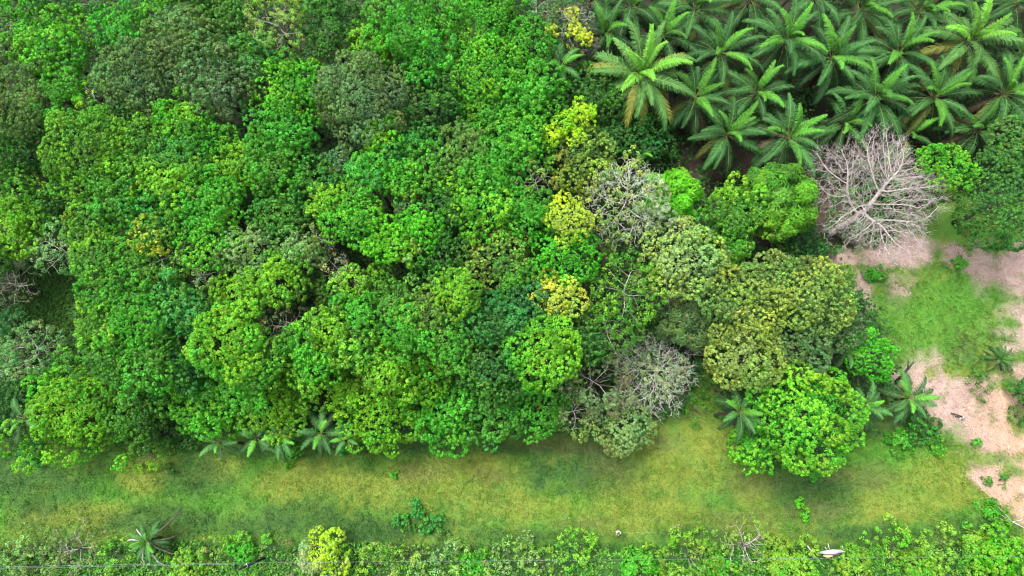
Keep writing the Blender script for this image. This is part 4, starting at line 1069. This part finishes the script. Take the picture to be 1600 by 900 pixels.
J = [(0, .02, .95), (0, .03, 1.12), (0, .02, 1.32), (0, .01, 1.46), (0, -.01, 1.53), (0, -.035, 1.60), (0, -.03, 1.69),
     (.10, .01, .93), (.12, -.01, .52), (.13, .03, .09), (.14, -.10, .04), (-.10, .01, .93), (-.12, -.01, .52), (-.13, .03, .09), (-.14, -.10, .04),
     (.19, .01, 1.42), (.26, .0, 1.17), (.13, -.24, 1.10), (.10, -.31, 1.12), (-.19, .01, 1.42), (-.26, .0, 1.17), (-.13, -.24, 1.10), (-.10, -.31, 1.12)]
E = [(0, 1), (1, 2), (2, 3), (3, 4), (4, 5), (5, 6), (0, 7), (7, 8), (8, 9), (9, 10), (0, 11), (11, 12), (12, 13), (13, 14), (3, 15), (15, 16), (16, 17), (17, 18), (3, 19), (19, 20), (20, 21), (21, 22)]
Rr = [.13, .12, .15, .11, .055, .075, .09, .09, .06, .04, .04, .09, .06, .04, .04, .065, .045, .032, .032, .065, .045, .032, .032]
base_n = len(J)
for sg in (1, -1):                                    # five fingers on each hand, curled round the controller
    w = 18 if sg > 0 else 22
    for k in range(4):
        x0 = .10*sg-sg*(.012*k-.018); ln = (.062, .072, .068, .052)[k]
        i = len(J); J += [(x0-sg*.02, -.335, 1.135-.014*k), (x0-sg*.045, -.335-ln*.5, 1.145-.016*k), (x0-sg*.07, -.33-ln*.35, 1.12-.016*k)]
        E += [(w, i), (i, i+1), (i+1, i+2)]; Rr += [.010, .009, .007]
    i = len(J); J += [(.085*sg, -.33, 1.165), (.06*sg, -.37, 1.17)]; E += [(w, i), (i, i+1)]; Rr += [.012, .009]
body = skin_mesh("body", J, E, Rr, M_SKIN, per)
def lathe_ell(name, c, r, mat, parent, zlo=-1.0, seed=0, nrm=.0):
    V, F = [], []; n, m = 16, 10
    for i in range(m+1):
        ph = math.pi*(i/m)
        z = max(math.cos(ph), zlo)
        for k in range(n):
            a = 2*math.pi*k/n
            V.append((c[0]+r[0]*math.sin(ph)*math.cos(a), c[1]+r[1]*math.sin(ph)*math.sin(a), c[2]+r[2]*z))
    for i in range(m):
        for k in range(n): F.append((i*n+k, i*n+(k+1) % n, (i+1)*n+(k+1) % n, (i+1)*n+k))
    return mesh_object(name, V, F, mat, parent)
lathe_ell("hair", (0, -.012, 1.70), (.098, .112, .105), M_HAIR, per, zlo=-.45)
for sg in (1, -1):
    e = lathe_ell("eye", (.032*sg, -.117, 1.665), (.012, .010, .008), M_BLACKP, per)
    lathe_ell("ear", (.092*sg, -.03, 1.65), (.014, .024, .034), M_SKIN, per)
lathe_ell("nose", (0, -.128, 1.635), (.014, .022, .022), M_SKIN, per); lathe_ell("mouth", (0, -.115, 1.595), (.024, .010, .007), rough_mat("lips", (.30, .11, .09), (.34, .13, .10), 9), per)
SJ = [(0, .02, .92), (0, .03, 1.12), (0, .02, 1.32), (0, .015, 1.45), (.19, .01, 1.42), (.255, .0, 1.20), (-.19, .01, 1.42), (-.255, .0, 1.20)]
skin_mesh("shirt", SJ, [(0, 1), (1, 2), (2, 3), (3, 4), (4, 5), (3, 6), (6, 7)], [.165, .15, .175, .115, .092, .075, .092, .075], M_SHIRT, per)
TJ = [(0, .02, .96), (.10, .01, .90), (.12, -.01, .52), (.13, .03, .11), (-.10, .01, .90), (-.12, -.01, .52), (-.13, .03, .11)]
skin_mesh("trousers", TJ, [(0, 1), (1, 2), (2, 3), (0, 4), (4, 5), (5, 6)], [.145, .108, .08, .065, .108, .08, .065], M_JEANS, per)
for sg in (1, -1): skin_mesh("shoe", [(.13*sg, .05, .05), (.135*sg, -.06, .045), (.142*sg, -.17, .04)], [(0, 1), (1, 2)], [.05, .052, .042], M_SHOE, per)
V, F = [], []; tube([(-.085, -.375, 1.14), (-.04, -.38, 1.145), (.04, -.38, 1.145), (.085, -.375, 1.14)], [.03, .035, .035, .03], 10, True, V, F)
rc = mesh_object("remote_control", V, F, M_BLACKP); tag(rc, "dark hand controller held by the small person on the grass", "controller")
rc.location = per.location; rc.rotation_euler = per.rotation_euler
